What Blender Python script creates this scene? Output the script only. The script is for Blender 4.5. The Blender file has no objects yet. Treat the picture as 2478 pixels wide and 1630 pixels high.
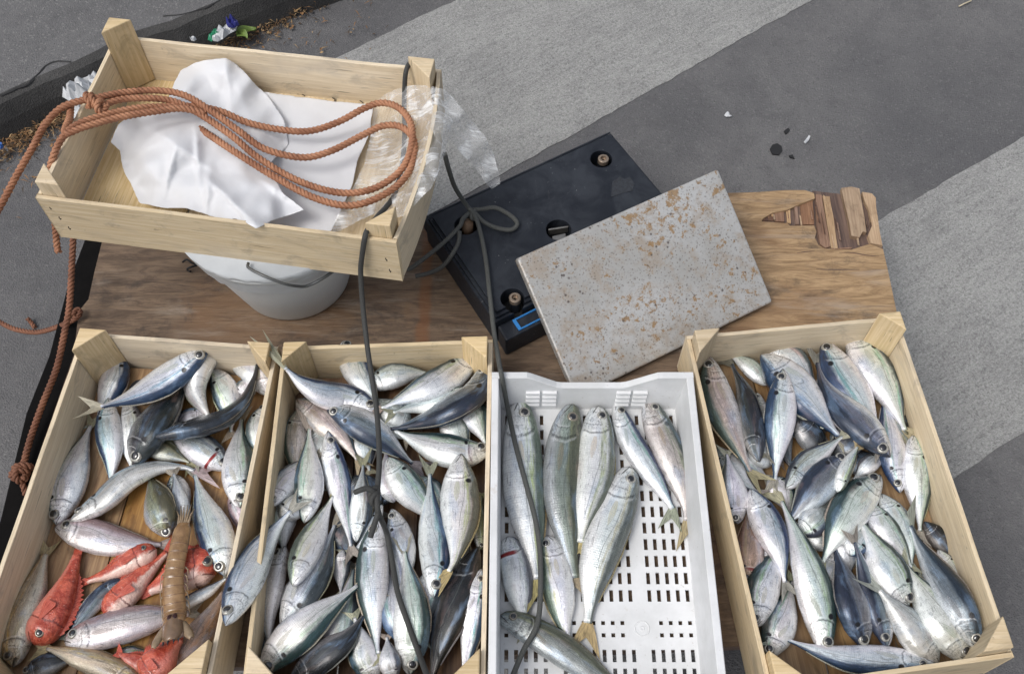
import bpy, bmesh, math, random
import numpy as np
from mathutils import Vector, Matrix, noise
from mathutils.geometry import delaunay_2d_cdt
random.seed(7)
SC = bpy.context.scene
COL = SC.collection
# ------------------------------------------------------------------ camera
CAMZ = 1.5
PITCH = math.radians(58.8)
FPX = 2370.0
cam = bpy.data.cameras.new('camera')
cam.sensor_width = 36.0
cam.lens = FPX / 2478.0 * 36.0
cam.clip_start = 0.02
cam.clip_end = 2000
cam_ob = bpy.data.objects.new('camera', cam)
COL.objects.link(cam_ob)
cam_ob.location = (0, 0, CAMZ)
cam_ob.rotation_euler = (math.pi / 2 - PITCH, 0, 0)
SC.camera = cam_ob
# ------------------------------------------------------------------ sky + soft sun (overcast)
SUN_EL, SUN_AZ = math.radians(58), math.radians(235)
w = bpy.data.worlds.new('World')
SC.world = w
w.use_nodes = True
nt = w.node_tree
bg = nt.nodes['Background']
sky = nt.nodes.new('ShaderNodeTexSky')
sky.sky_type = 'NISHITA'
sky.sun_disc = False
sky.sun_elevation = SUN_EL
sky.sun_rotation = SUN_AZ
sky.air_density = 1.0
sky.dust_density = 4.0
sky.ozone_density = 1.0
hs = nt.nodes.new('ShaderNodeHueSaturation')
hs.inputs['Saturation'].default_value = 0.42
nt.links.new(sky.outputs[0], hs.inputs['Color'])
nt.links.new(hs.outputs[0], bg.inputs['Color'])
bg.inputs['Strength'].default_value = 0.15
sun = bpy.data.lights.new('sun', 'SUN')
sun.energy = 1.1
sun.angle = math.radians(24)
sun.color = (1.0, 0.98, 0.95)
sun_ob = bpy.data.objects.new('sun', sun)
COL.objects.link(sun_ob)
sd = Vector((math.sin(SUN_AZ) * math.cos(SUN_EL), math.cos(SUN_AZ) * math.cos(SUN_EL), math.sin(SUN_EL)))
sun_ob.rotation_euler = sd.to_track_quat('Z', 'Y').to_euler()
SC.view_settings.view_transform = 'Standard'
SC.view_settings.look = 'None'
SC.view_settings.exposure = 0.12
SC.view_settings.gamma = 1.0
SC.cycles.max_bounces = 8
SC.cycles.transparent_max_bounces = 12

# ------------------------------------------------------------------ pixel -> real point on a level plane
_F = Vector((0, math.cos(PITCH), -math.sin(PITCH)))
_R = Vector((1, 0, 0))
_U = Vector((0, math.sin(PITCH), math.cos(PITCH)))
CAMP = Vector((0, 0, CAMZ))

def at(u, v, z):
    d = _F + _R * ((u - 1239) / FPX) - _U * ((v - 815) / FPX)
    return CAMP + d * ((z - CAMZ) / d.z)

# ------------------------------------------------------------------ helpers
def tag(o, label=None, cat=None, group=None, kind=None):
    if label: o['label'] = label
    if cat: o['category'] = cat
    if group: o['group'] = group
    if kind: o['kind'] = kind
    return o

def empty(name, loc, label=None, cat=None, group=None):
    o = bpy.data.objects.new(name, None)
    COL.objects.link(o)
    o.location = loc
    o.empty_display_size = 0.02
    return tag(o, label, cat, group)

def wpos(o):
    p = Vector((0, 0, 0))
    while o is not None:
        p += Vector(o.location)
        o = o.parent
    return p

class MB:
    """collects geometry in world space, builds one mesh object"""
    def __init__(self):
        self.v, self.f, self.uv, self.mi = [], [], [], []
    def face(self, pts, uvs=None, mi=0):
        n = len(self.v)
        self.v += [Vector(p) for p in pts]
        self.f.append(list(range(n, n + len(pts))))
        self.uv.append(uvs if uvs else [(0, 0)] * len(pts))
        self.mi.append(mi)
    def grid(self, rows, uvs=None, closed=False, mi=0, flip=False):
        n = len(self.v)
        R, C = len(rows), len(rows[0])
        for r in rows: self.v += [Vector(p) for p in r]
        for i in range(R - 1):
            for j in range(C if closed else C - 1):
                k = (j + 1) % C
                q = [n + i * C + j, n + i * C + k, n + (i + 1) * C + k, n + (i + 1) * C + j]
                if uvs: u = [uvs[i][j], uvs[i][k], uvs[i + 1][k], uvs[i + 1][j]]
                else: u = [(0, 0)] * 4
                if flip: q.reverse(); u.reverse()
                self.f.append(q); self.uv.append(u); self.mi.append(mi)
    def fan(self, ring, centre, uvr=None, uvc=(0, 0), mi=0, flip=False):
        n = len(self.v)
        self.v += [Vector(p) for p in ring] + [Vector(centre)]
        m = len(ring)
        for j in range(m):
            k = (j + 1) % m
            q = [n + j, n + k, n + m]
            u = [uvr[j], uvr[k], uvc] if uvr else [(0, 0)] * 3
            if flip: q.reverse(); u.reverse()
            self.f.append(q); self.uv.append(u); self.mi.append(mi)
    def tube(self, path, r, sides=8, cap=True, mi=0):
        path = [Vector(p) for p in path]
        fr = frames(path)
        rows = []
        for i, p in enumerate(path):
            t, a, b = fr[i]
            rr = r(i / (len(path) - 1)) if callable(r) else r
            rows.append([p + a * (rr * math.cos(2 * math.pi * k / sides)) + b * (rr * math.sin(2 * math.pi * k / sides)) for k in range(sides)])
        self.grid(rows, closed=True, mi=mi)
        if cap:
            self.fan(rows[0], path[0], mi=mi, flip=True)
            self.fan(rows[-1], path[-1], mi=mi)
    def prism(self, poly, z0, z1, uvdir=None, mi=0):
        """vertical prism over polygon (ccw xy), optional grain direction"""
        d = Vector(uvdir if uvdir else (1, 0)).normalized()
        e = Vector((-d.y, d.x))
        p2 = [Vector((p[0], p[1])) for p in poly]
        if sum(p2[i].x * p2[(i + 1) % len(p2)].y - p2[(i + 1) % len(p2)].x * p2[i].y for i in range(len(p2))) < 0:
            p2.reverse()
        U = lambda p: (p.dot(d), p.dot(e))
        self.face([(p.x, p.y, z1) for p in p2], [U(p) for p in p2], mi)
        self.face([(p.x, p.y, z0) for p in reversed(p2)], [U(p) for p in reversed(p2)], mi)
        for i in range(len(p2)):
            a, b = p2[i], p2[(i + 1) % len(p2)]
            l = (b - a).length
            self.face([(a.x, a.y, z0), (b.x, b.y, z0), (b.x, b.y, z1), (a.x, a.y, z1)],
                      [(U(a)[0], 0), (U(a)[0] + l, 0), (U(a)[0] + l, z1 - z0), (U(a)[0], z1 - z0)], mi)
    def build(self, name, mats, parent=None, smooth=False, bevel=0.0, loc=None, merge=True):
        if not isinstance(mats, (list, tuple)): mats = [mats]
        org = wpos(parent) if parent else Vector(loc if loc else (0, 0, 0))
        me = bpy.data.meshes.new(name)
        me.from_pydata([tuple(p - org) for p in self.v], [], self.f)
        ul = me.uv_layers.new(name='UVMap')
        flat = [c for u in self.uv for q in u for c in q]
        ul.data.foreach_set('uv', flat)
        me.polygons.foreach_set('material_index', self.mi)
        for m in mats: me.materials.append(m)
        if merge:
            bm = bmesh.new(); bm.from_mesh(me)
            bmesh.ops.remove_doubles(bm, verts=bm.verts, dist=1e-6)
            bm.to_mesh(me); bm.free()
        me.polygons.foreach_set('use_smooth', [smooth] * len(me.polygons))
        me.update()
        o = bpy.data.objects.new(name, me)
        COL.objects.link(o)
        if parent: o.parent = parent
        else: o.location = org
        if bevel:
            b = o.modifiers.new('bevel', 'BEVEL')
            b.width = bevel; b.segments = 2; b.limit_method = 'ANGLE'; b.angle_limit = math.radians(40)
        return o

def frames(path):
    n = len(path)
    out = []
    a = None
    for i in range(n):
        t = (path[min(i + 1, n - 1)] - path[max(i - 1, 0)])
        t = t.normalized() if t.length > 1e-9 else Vector((0, 0, 1))
        if a is None:
            a = t.cross(Vector((0, 0, 1)))
            if a.length < 1e-3: a = t.cross(Vector((1, 0, 0)))
        a = (a - t * a.dot(t)).normalized()
        b = t.cross(a)
        out.append((t, a, b))
    return out

def catmull(pts, n):
    P = [np.array(p, float) for p in pts]
    P = [2 * P[0] - P[1]] + P + [2 * P[-1] - P[-2]]
    res = []
    for i in range(1, len(P) - 2):
        for k in range(12):
            t = k / 12.0
            a, b, c, d = P[i - 1], P[i], P[i + 1], P[i + 2]
            res.append(0.5 * ((2 * b) + (c - a) * t + (2 * a - 5 * b + 4 * c - d) * t * t + (3 * b - a - 3 * c + d) * t ** 3))
    res.append(P[-2])
    res = np.array(res)
    L = np.concatenate([[0], np.cumsum(np.linalg.norm(np.diff(res, axis=0), axis=1))])
    s = np.linspace(0, L[-1], n)
    return np.stack([np.interp(s, L, res[:, k]) for k in range(res.shape[1])], 1), L[-1]

def path3(pts, step=0.004):
    """pts: (u, v, z) list -> smooth world path"""
    W = [at(*p) for p in pts]
    q, L = catmull(W, 10)
    q, L = catmull(W, max(8, int(L / step)))
    return [Vector(p) for p in q]

# ------------------------------------------------------------------ materials
class N:
    def __init__(self, name):
        self.m = bpy.data.materials.new(name)
        self.m.use_nodes = True
        self.t = self.m.node_tree
        self.b = self.t.nodes['Principled BSDF']
        self.out = self.t.nodes['Material Output']
    def n(self, typ, **kw):
        x = self.t.nodes.new(typ)
        for k, v in kw.items(): setattr(x, k, v)
        return x
    def set(self, sock, v):
        if hasattr(v, 'is_output') or isinstance(v, bpy.types.NodeSocket): self.t.links.new(v, sock)
        elif isinstance(v, (tuple, list)) and len(v) == 3 and sock.type == 'RGBA': sock.default_value = (*v, 1)
        else: sock.default_value = v
    def math(self, op, a, b=0.0, c=0.0, clamp=False):
        x = self.n('ShaderNodeMath', operation=op, use_clamp=clamp)
        self.set(x.inputs[0], a); self.set(x.inputs[1], b); self.set(x.inputs[2], c)
        return x.outputs[0]
    def mix(self, f, a, b, mode='MIX'):
        x = self.n('ShaderNodeMix', data_type='RGBA', blend_type=mode)
        self.set(x.inputs[0], f); self.set(x.inputs[6], a); self.set(x.inputs[7], b)
        return x.outputs[2]
    def smooth(self, v, lo, hi, a=0.0, b=1.0):
        x = self.n('ShaderNodeMapRange', interpolation_type='SMOOTHSTEP')
        self.set(x.inputs[0], v)
        x.inputs[1].default_value = lo; x.inputs[2].default_value = hi
        x.inputs[3].default_value = a; x.inputs[4].default_value = b
        return x.outputs[0]
    def coord(self, which='Object'):
        return self.n('ShaderNodeTexCoord').outputs[which]
    def map(self, vec, scale=(1, 1, 1), loc=(0, 0, 0), rot=(0, 0, 0)):
        x = self.n('ShaderNodeMapping')
        self.set(x.inputs[0], vec)
        self.set(x.inputs[1], loc); self.set(x.inputs[2], rot); self.set(x.inputs[3], scale)
        return x.outputs[0]
    def noise(self, vec, scale, detail=4.0, rough=0.6, dist=0.0):
        x = self.n('ShaderNodeTexNoise')
        self.set(x.inputs['Vector'], vec)
        x.inputs['Scale'].default_value = scale; x.inputs['Detail'].default_value = detail
        x.inputs['Roughness'].default_value = rough; x.inputs['Distortion'].default_value = dist
        return x.outputs['Fac']
    def voro(self, vec, scale, feature='F1', out='Distance', rnd=1.0):
        x = self.n('ShaderNodeTexVoronoi', feature=feature)
        self.set(x.inputs['Vector'], vec)
        x.inputs['Scale'].default_value = scale; x.inputs['Randomness'].default_value = rnd
        return x.outputs[out]
    def ramp(self, f, stops):
        x = self.n('ShaderNodeValToRGB')
        self.set(x.inputs[0], f)
        e = x.color_ramp.elements
        while len(e) < len(stops): e.new(0.5)
        for i, (p, c) in enumerate(stops):
            e[i].position = p; e[i].color = (*c, 1)
        return x.outputs[0]
    def bump(self, h, strength=0.3, dist=0.001):
        x = self.n('ShaderNodeBump')
        self.set(x.inputs['Height'], h)
        x.inputs['Strength'].default_value = strength; x.inputs['Distance'].default_value = dist
        self.t.links.new(x.outputs[0], self.b.inputs['Normal'])
    def objrand(self):
        return self.n('ShaderNodeObjectInfo').outputs['Random']
    def attr(self, name):
        x = self.n('ShaderNodeAttribute', attribute_type='OBJECT', attribute_name=name)
        return x
    def fin(self, color=None, rough=None, metal=None, **kw):
        if color is not None: self.set(self.b.inputs['Base Color'], color)
        if rough is not None: self.set(self.b.inputs['Roughness'], rough)
        if metal is not None: self.set(self.b.inputs['Metallic'], metal)
        for k, v in kw.items(): self.set(self.b.inputs[k.replace('_', ' ')], v)
        return self.m

M = {}
def make_plain(name, col, rough=0.5, metal=0.0, var=0.15, scale=60, bump=0.15, **kw):
    k = N(name)
    f = k.noise(k.coord(), scale, 4)
    c = k.mix(f, tuple(x * (1 - var * 1.6) for x in col), tuple(min(1, x * (1 + var)) for x in col))
    k.bump(f, bump, 0.001)
    M[name] = k.fin(c, rough, metal, **kw)

def make_wood(name, light, dark, stain, scale=1.0, stain_amt=0.5, gloss=0.6):
    k = N(name)
    uv = k.coord('UV')
    r = k.objrand()
    off = k.n('ShaderNodeCombineXYZ')
    k.set(off.inputs[0], k.math('MULTIPLY', r, 37.0)); k.set(off.inputs[1], k.math('MULTIPLY', r, 91.0))
    add = k.n('ShaderNodeVectorMath', operation='ADD')
    k.set(add.inputs[0], uv); k.set(add.inputs[1], off.outputs[0])
    v = add.outputs[0]
    g = k.noise(k.map(v, (6 * scale, 160 * scale, 1)), 1.0, 6, 0.62, 0.4)
    g2 = k.noise(k.map(v, (14 * scale, 520 * scale, 1)), 1.0, 3, 0.7)
    big = k.noise(k.map(v, (7, 18, 1)), 1.0, 4, 0.6, 0.6)
    c = k.mix(k.smooth(g, 0.35, 0.68), dark, light)
    c = k.mix(k.math('MULTIPLY', k.smooth(g2, 0.55, 0.75), 0.35), c, dark)
    c = k.mix(k.math('MULTIPLY', k.smooth(big, 0.48, 0.75), stain_amt), c, stain)
    # thin dark cracks along the grain
    cr = k.noise(k.map(v, (10 * scale, 260 * scale, 1), (3, 5, 0)), 1.0, 2, 0.5, 0.2)
    crm = k.math('MULTIPLY', k.smooth(cr, 0.67, 0.73), 0.8)
    spots = k.noise(k.map(v, (60, 75, 1), (8, 1, 0)), 1.0, 3, 0.6)
    c = k.mix(k.math('MULTIPLY', k.smooth(spots, 0.68, 0.76), 0.5), c, tuple(x * 0.3 for x in dark))
    water = k.noise(k.map(v, (16, 26, 1), (2, 7, 0)), 1.0, 5, 0.65, 1.0)
    c = k.mix(k.math('MULTIPLY', k.smooth(water, 0.52, 0.70), 0.45), c, tuple(x * 0.55 for x in stain))
    c = k.mix(crm, c, tuple(x * 0.25 for x in dark))
    # per object tint
    hv = k.n('ShaderNodeHueSaturation')
    k.set(hv.inputs['Value'], k.math('ADD', k.math('MULTIPLY', r, 0.28), 0.86))
    k.set(hv.inputs['Saturation'], k.math('ADD', k.math('MULTIPLY', k.math('FRACT', k.math('MULTIPLY', r, 7.3)), 0.3), 0.85))
    k.set(hv.inputs['Color'], c)
    k.bump(k.math('ADD', g, k.math('MULTIPLY', g2, 0.5)), 0.5, 0.0012)
    M[name] = k.fin(hv.outputs[0], gloss)

make_wood('crate_wood', (0.70, 0.59, 0.42), (0.58, 0.465, 0.305), (0.46, 0.39, 0.30), 1.6, 0.6)
make_wood('post_wood', (0.67, 0.54, 0.355), (0.54, 0.415, 0.245), (0.48, 0.37, 0.22), 1.5, 0.5)
make_wood('floor_wood', (0.40, 0.24, 0.095), (0.24, 0.125, 0.045), (0.13, 0.06, 0.025), 1.0, 0.85, 0.4)
make_wood('floor_wet_shade', (0.20, 0.11, 0.05), (0.11, 0.055, 0.025), (0.05, 0.025, 0.015), 1.0, 0.85, 0.35)  # wet tone, darkened further to paint in the shade between the fish
make_wood('floor_mid', (0.32, 0.21, 0.105), (0.20, 0.12, 0.058), (0.09, 0.05, 0.028), 1.0, 0.85, 0.4)  # darkened colour stands in for shade in the gaps of the heap
make_wood('floor_dry', (0.68, 0.55, 0.35), (0.54, 0.40, 0.21), (0.48, 0.34, 0.17), 1.6, 0.7)
make_wood('old_ply_light', (0.46, 0.33, 0.21), (0.33, 0.22, 0.13), (0.20, 0.115, 0.06), 2.2, 0.6)
make_wood('old_ply_dark', (0.16, 0.095, 0.065), (0.07, 0.04, 0.03), (0.03, 0.02, 0.02), 0.8, 0.5)
make_wood('old_ply_red', (0.30, 0.185, 0.12), (0.19, 0.105, 0.065), (0.1, 0.05, 0.03), 2.2, 0.6)

def board_mat():
    k = N('board_top')
    uv = k.coord('UV')
    g = k.noise(k.map(uv, (11, 70, 1)), 1.0, 8, 0.72, 1.2)
    g2 = k.noise(k.map(uv, (18, 420, 1)), 1.0, 4, 0.7, 0.3)
    sx = k.n('ShaderNodeSeparateXYZ'); k.set(sx.inputs[0], uv)
    x = sx.outputs[0]
    wear = k.math('ADD', k.smooth(x, 0.15, 0.55), k.math('SUBTRACT', k.noise(uv, 6, 4), 0.5))
    c1 = k.mix(k.smooth(g, 0.3, 0.7), (0.078, 0.050, 0.032), (0.215, 0.147, 0.094))
    c2 = k.mix(k.smooth(g, 0.3, 0.7), (0.21, 0.128, 0.062), (0.45, 0.305, 0.165))
    c = k.mix(k.smooth(wear, 0.2, 0.9), c1, c2)
    # orange-brown varnish left in the middle
    mid = k.noise(k.map(uv, (3.2, 6, 1), (1.7, 3.1, 0)), 1.0, 5, 0.62, 0.8)
    c = k.mix(k.math('MULTIPLY', k.smooth(mid, 0.5, 0.68), 0.60), c, (0.20, 0.105, 0.045))
    # dark dirt
    dirt = k.noise(k.map(uv, (9, 14, 1), (5, 1, 0)), 1.0, 6, 0.7, 0.5)
    c = k.mix(k.math('MULTIPLY', k.smooth(dirt, 0.52, 0.70), 0.75), c, (0.035, 0.026, 0.022))
    pale = k.noise(k.map(uv, (5, 30, 1), (9, 2, 0)), 1.0, 5, 0.65, 0.5)
    c = k.mix(k.math('MULTIPLY', k.smooth(pale, 0.54, 0.74), 0.55), c, (0.36, 0.30, 0.24))
    c = k.mix(k.math('MULTIPLY', k.smooth(g2, 0.56, 0.72), 0.6), c, (0.045, 0.028, 0.02))
    # rust run beside the crate
    run = k.math('MULTIPLY', k.smooth(k.math('ABSOLUTE', k.math('SUBTRACT', k.math('ADD', x, k.math('MULTIPLY', k.noise(uv, 14, 3), 0.03)), -0.125)), 0.014, 0.004), 0.50)
    c = k.mix(run, c, (0.21, 0.075, 0.018))
    k.bump(k.math('ADD', g, g2), 0.6, 0.002)
    M['board_top'] = k.fin(c, k.smooth(mid, 0.4, 0.7, 0.75, 0.45))
board_mat()

def asphalt_mat(name, base, worn, speck=0.5, paint=None, streak_rot=0.0):
    k = N(name)
    p = k.coord()
    fine = k.noise(p, 420, 3, 0.75)
    grain = k.voro(p, 330, 'F1', 'Distance')
    big = k.noise(p, 2.6, 6, 0.65, 0.3)
    mid = k.noise(p, 22, 5, 0.65)
    c = k.mix(k.smooth(big, 0.3, 0.7), base, worn)
    c = k.mix(k.math('MULTIPLY', k.smooth(mid, 0.45, 0.7), 0.35), c, tuple(x * 0.72 for x in base))
    cellc = k.n('ShaderNodeTexVoronoi', feature='F1'); k.set(cellc.inputs['Vector'], p); cellc.inputs['Scale'].default_value = 300
    sp = k.n('ShaderNodeSeparateXYZ'); k.set(sp.inputs[0], cellc.outputs['Color'])
    if paint:
        q = k.map(p, (1, 1, 1), (0, 0, 0), (0, 0, -streak_rot))
        st = k.noise(k.map(q, (14, 70, 1)), 1.0, 6, 0.75, 1.2)
        st2 = k.noise(k.map(q, (170, 260, 1)), 1.0, 4, 0.75, 0.6)
        blot = k.noise(p, 5.5, 5, 0.6)
        pm = k.math('ADD', k.math('MULTIPLY', st, 0.5), k.math('MULTIPLY', st2, 0.5))
        pm = k.math('ADD', pm, k.math('MULTIPLY', k.math('SUBTRACT', blot, 0.5), 0.30))
        m = k.smooth(pm, 0.32, 0.62, 0.42, 1.0)
        pc = k.mix(k.smooth(st2, 0.3, 0.7), tuple(x * 0.78 for x in paint), paint)
        c = k.mix(m, c, pc)
    c = k.mix(k.math('MULTIPLY', k.smooth(fine, 0.5, 0.72), 0.45), c, tuple(x * 0.5 for x in base))
    c = k.mix(k.math('MULTIPLY', k.smooth(sp.outputs[0], 0.88, 0.97), speck), c, (0.32, 0.31, 0.30))
    c = k.mix(k.math('MULTIPLY', k.smooth(sp.outputs[1], 0.80, 0.95), 0.3), c, tuple(x * 0.5 for x in base))
    k.bump(k.math('ADD', k.math('MULTIPLY', grain, 1.0), fine), 0.55, 0.003)
    M[name] = k.fin(c, 0.88)
asphalt_mat('asphalt', (0.100, 0.099, 0.103), (0.150, 0.147, 0.147), 0.16)
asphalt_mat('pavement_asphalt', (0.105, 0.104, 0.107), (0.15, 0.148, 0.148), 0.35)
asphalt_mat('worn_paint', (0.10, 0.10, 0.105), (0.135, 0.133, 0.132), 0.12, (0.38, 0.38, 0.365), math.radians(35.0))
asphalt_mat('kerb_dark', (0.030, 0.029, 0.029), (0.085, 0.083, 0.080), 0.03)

def dusty_black():
    k = N('black_plastic')
    p = k.coord()
    a = k.noise(p, 16, 6, 0.68, 0.6); b = k.noise(p, 330, 2, 0.6); g = k.noise(k.map(p, (70, 14, 30), rot=(0, 0, -0.5)), 1.0, 4, 0.7)
    c = k.mix(k.smooth(a, 0.36, 0.68), (0.010, 0.0125, 0.0185), (0.028, 0.033, 0.042))
    c = k.mix(k.math('MULTIPLY', k.smooth(g, 0.62, 0.72), 0.35), c, (0.07, 0.072, 0.075))
    sp = k.math('MULTIPLY', k.smooth(b, 0.70, 0.76), k.smooth(k.noise(p, 22, 4, 0.6), 0.50, 0.62))
    c = k.mix(k.math('MULTIPLY', sp, 0.7), c, (0.42, 0.42, 0.42))
    k.bump(a, 0.2, 0.001)
    M['black_plastic'] = k.fin(c, k.smooth(a, 0.3, 0.7, 0.40, 0.62), 0.0, Specular_IOR_Level=0.35)
dusty_black()
make_plain('liner_film', (0.47, 0.49, 0.50), 0.4, 0, 0.10, 40, 0.4)
make_plain('black_deep', (0.006, 0.006, 0.007), 0.6)
make_plain('black_frame', (0.006, 0.0055, 0.0055), 0.9, 0, 0.4, 40, 0.5, Specular_IOR_Level=0.1)
make_plain('steel_grey', (0.30, 0.29, 0.27), 0.35, 0.8, 0.3, 120, 0.1)
make_plain('brass', (0.33, 0.26, 0.20), 0.4, 0.6, 0.3, 140, 0.1)
make_plain('rusty_brown', (0.16, 0.10, 0.06), 0.7, 0.1, 0.4, 160, 0.3)
make_plain('blue_plastic', (0.03, 0.20, 0.52), 0.4)
make_plain('cord_black', (0.045, 0.046, 0.044), 0.75, 0, 0.4, 700, 0.6)
make_plain('cord_grey', (0.085, 0.088, 0.082), 0.8, 0, 0.4, 700, 0.6)
make_plain('staple_metal', (0.05, 0.042, 0.036), 0.5, 0.5)
make_plain('bucket_white', (0.55, 0.565, 0.56), 0.42, 0, 0.06, 18, 0.03)
make_plain('wire_grey', (0.13, 0.135, 0.135), 0.45, 0.6)
make_plain('tar', (0.012, 0.012, 0.013), 0.7)
make_plain('leaf_brown', (0.26, 0.14, 0.06), 0.8, 0, 0.7, 30, 0.3)
make_plain('leaf_tan', (0.36, 0.24, 0.12), 0.8, 0, 0.5, 30, 0.3)
make_plain('leaf_dark', (0.07, 0.045, 0.025), 0.85, 0, 0.5, 30, 0.3)
make_plain('leaf_orange', (0.45, 0.22, 0.08), 0.7, 0, 0.4, 60, 0.3)
make_plain('leaf_green', (0.16, 0.24, 0.05), 0.6, 0, 0.4, 60, 0.3)
make_plain('litter_white', (0.56, 0.575, 0.59), 0.5, 0, 0.15, 60, 0.3)
make_plain('litter_green', (0.02, 0.22, 0.11), 0.4, 0, 0.2, 60, 0.2)
make_plain('litter_navy', (0.03, 0.035, 0.20), 0.4, 0, 0.2, 60, 0.2)
make_plain('litter_blue', (0.04, 0.14, 0.45), 0.4, 0, 0.2, 60, 0.2)
make_plain('straw', (0.55, 0.48, 0.34), 0.7)

def plastic_white():
    k = N('crate_plastic')
    p = k.coord()
    a = k.noise(p, 12, 5, 0.65); b = k.noise(p, 150, 3, 0.7)
    c = k.mix(k.smooth(a, 0.35, 0.7), (0.60, 0.61, 0.61), (0.72, 0.73, 0.74))
    c = k.mix(k.math('MULTIPLY', k.smooth(b, 0.64, 0.72), 0.45), c, (0.40, 0.37, 0.33))
    d = k.noise(p, 40, 5, 0.7, 0.8)
    c = k.mix(k.math('MULTIPLY', k.smooth(d, 0.62, 0.72), 0.25), c, (0.42, 0.33, 0.24))
    k.bump(b, 0.08, 0.001)
    M['crate_plastic'] = k.fin(c, 0.45)
plastic_white()

def rope_mat():
    k = N('rope_fibre')
    uv = k.coord('Object')
    a = k.noise(uv, 900, 3, 0.7); b = k.noise(uv, 25, 4, 0.6)
    c = k.mix(k.smooth(b, 0.35, 0.65), (0.225, 0.085, 0.040), (0.40, 0.185, 0.098))
    c = k.mix(k.math('MULTIPLY', k.smooth(a, 0.45, 0.7), 0.55), c, (0.54, 0.30, 0.18))
    k.bump(a, 0.5, 0.0006)
    M['rope_fibre'] = k.fin(c, 0.7)
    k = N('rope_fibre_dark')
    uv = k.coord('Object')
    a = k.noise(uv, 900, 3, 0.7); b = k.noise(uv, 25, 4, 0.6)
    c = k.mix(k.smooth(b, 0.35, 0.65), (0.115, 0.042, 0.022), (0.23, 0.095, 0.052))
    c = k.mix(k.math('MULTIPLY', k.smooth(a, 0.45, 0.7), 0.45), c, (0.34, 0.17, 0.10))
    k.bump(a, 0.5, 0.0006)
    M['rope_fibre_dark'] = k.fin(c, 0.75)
rope_mat()

def paper_mat():
    k = N('white_paper')
    p = k.coord()
    a = k.noise(p, 9, 4, 0.6)
    c = k.mix(a, (0.82, 0.83, 0.85), (0.87, 0.88, 0.90))
    w_ = k.noise(p, 45, 6, 0.6, 1.2)
    k.bump(w_, 0.10, 0.003)
    k.fin(c, 0.5)
    trl = k.n('ShaderNodeBsdfTranslucent'); k.set(trl.inputs[0], (0.86, 0.87, 0.89))
    mxp = k.n('ShaderNodeMixShader'); k.set(mxp.inputs[0], 0.30)
    k.t.links.new(k.b.outputs[0], mxp.inputs[1]); k.t.links.new(trl.outputs[0], mxp.inputs[2]); k.t.links.new(mxp.outputs[0], k.out.inputs[0])
    M['white_paper'] = k.m
    # clear film
    k = N('clear_film')
    p = k.coord()
    w_ = k.noise(p, 20, 5, 0.6, 1.8)
    wr = k.noise(k.map(p, (14, 120, 40), rot=(0, 0, 0.25)), 1.0, 5, 0.65, 1.2)
    k.bump(k.math('ADD', w_, wr), 0.5, 0.004)
    k.fin((0.85, 0.87, 0.88), 0.12)
    k.set(k.b.inputs['Specular IOR Level'], 0.9)
    tr = k.n('ShaderNodeBsdfTransparent')
    mx = k.n('ShaderNodeMixShader')
    f = k.math('ADD', k.math('MULTIPLY', k.smooth(k.math('ADD', k.math('MULTIPLY', w_, 0.5), k.math('MULTIPLY', wr, 0.5)), 0.46, 0.66), 0.60), 0.20)
    k.set(mx.inputs[0], f)
    k.t.links.new(tr.outputs[0], mx.inputs[1]); k.t.links.new(k.b.outputs[0], mx.inputs[2])
    k.t.links.new(mx.outputs[0], k.out.inputs[0])
    M['clear_film'] = k.m
paper_mat()

def plate_mat():
    k = N('rusty_steel')
    p = k.coord()
    a = k.noise(p, 7, 4, 0.6)
    c = k.mix(k.smooth(a, 0.3, 0.7), (0.40, 0.39, 0.365), (0.54, 0.54, 0.53))
    f = k.noise(p, 240, 4, 0.75)
    c = k.mix(k.math('MULTIPLY', k.smooth(f, 0.52, 0.68), 0.55), c, (0.17, 0.155, 0.14))
    # brown film and rust blotches
    area = k.noise(p, 10, 3, 0.6)
    rb = k.noise(p, 85, 6, 0.70, 0.3)
    rm = k.smooth(k.math('ADD', rb, k.math('MULTIPLY', k.math('SUBTRACT', area, 0.5), 0.45)), 0.572, 0.645)
    c = k.mix(k.math('MULTIPLY', k.smooth(k.noise(p, 32, 5, 0.7), 0.46, 0.66), 0.60), c, (0.36, 0.28, 0.20))
    c = k.mix(k.math('MULTIPLY', rm, 0.85), c, k.mix(f, (0.34, 0.195, 0.055), (0.14, 0.078, 0.03)))
    # dark pits
    v = k.voro(p, 75, 'F1', 'Distance')
    pm = k.math('MULTIPLY', k.smooth(v, 0.20, 0.10), k.smooth(k.noise(p, 18, 3), 0.48, 0.56))
    c = k.mix(k.math('MULTIPLY', pm, 0.8), c, (0.07, 0.05, 0.045))
    v2 = k.voro(p, 190, 'F1', 'Distance')
    c = k.mix(k.math('MULTIPLY', k.smooth(v2, 0.30, 0.16), 0.55), c, (0.13, 0.105, 0.085))
    k.bump(k.math('ADD', rb, f), 0.15, 0.001)
    M['rusty_steel'] = k.fin(c, 0.48, k.smooth(rm, 0, 1, 0.45, 0.05))
plate_mat()
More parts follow.
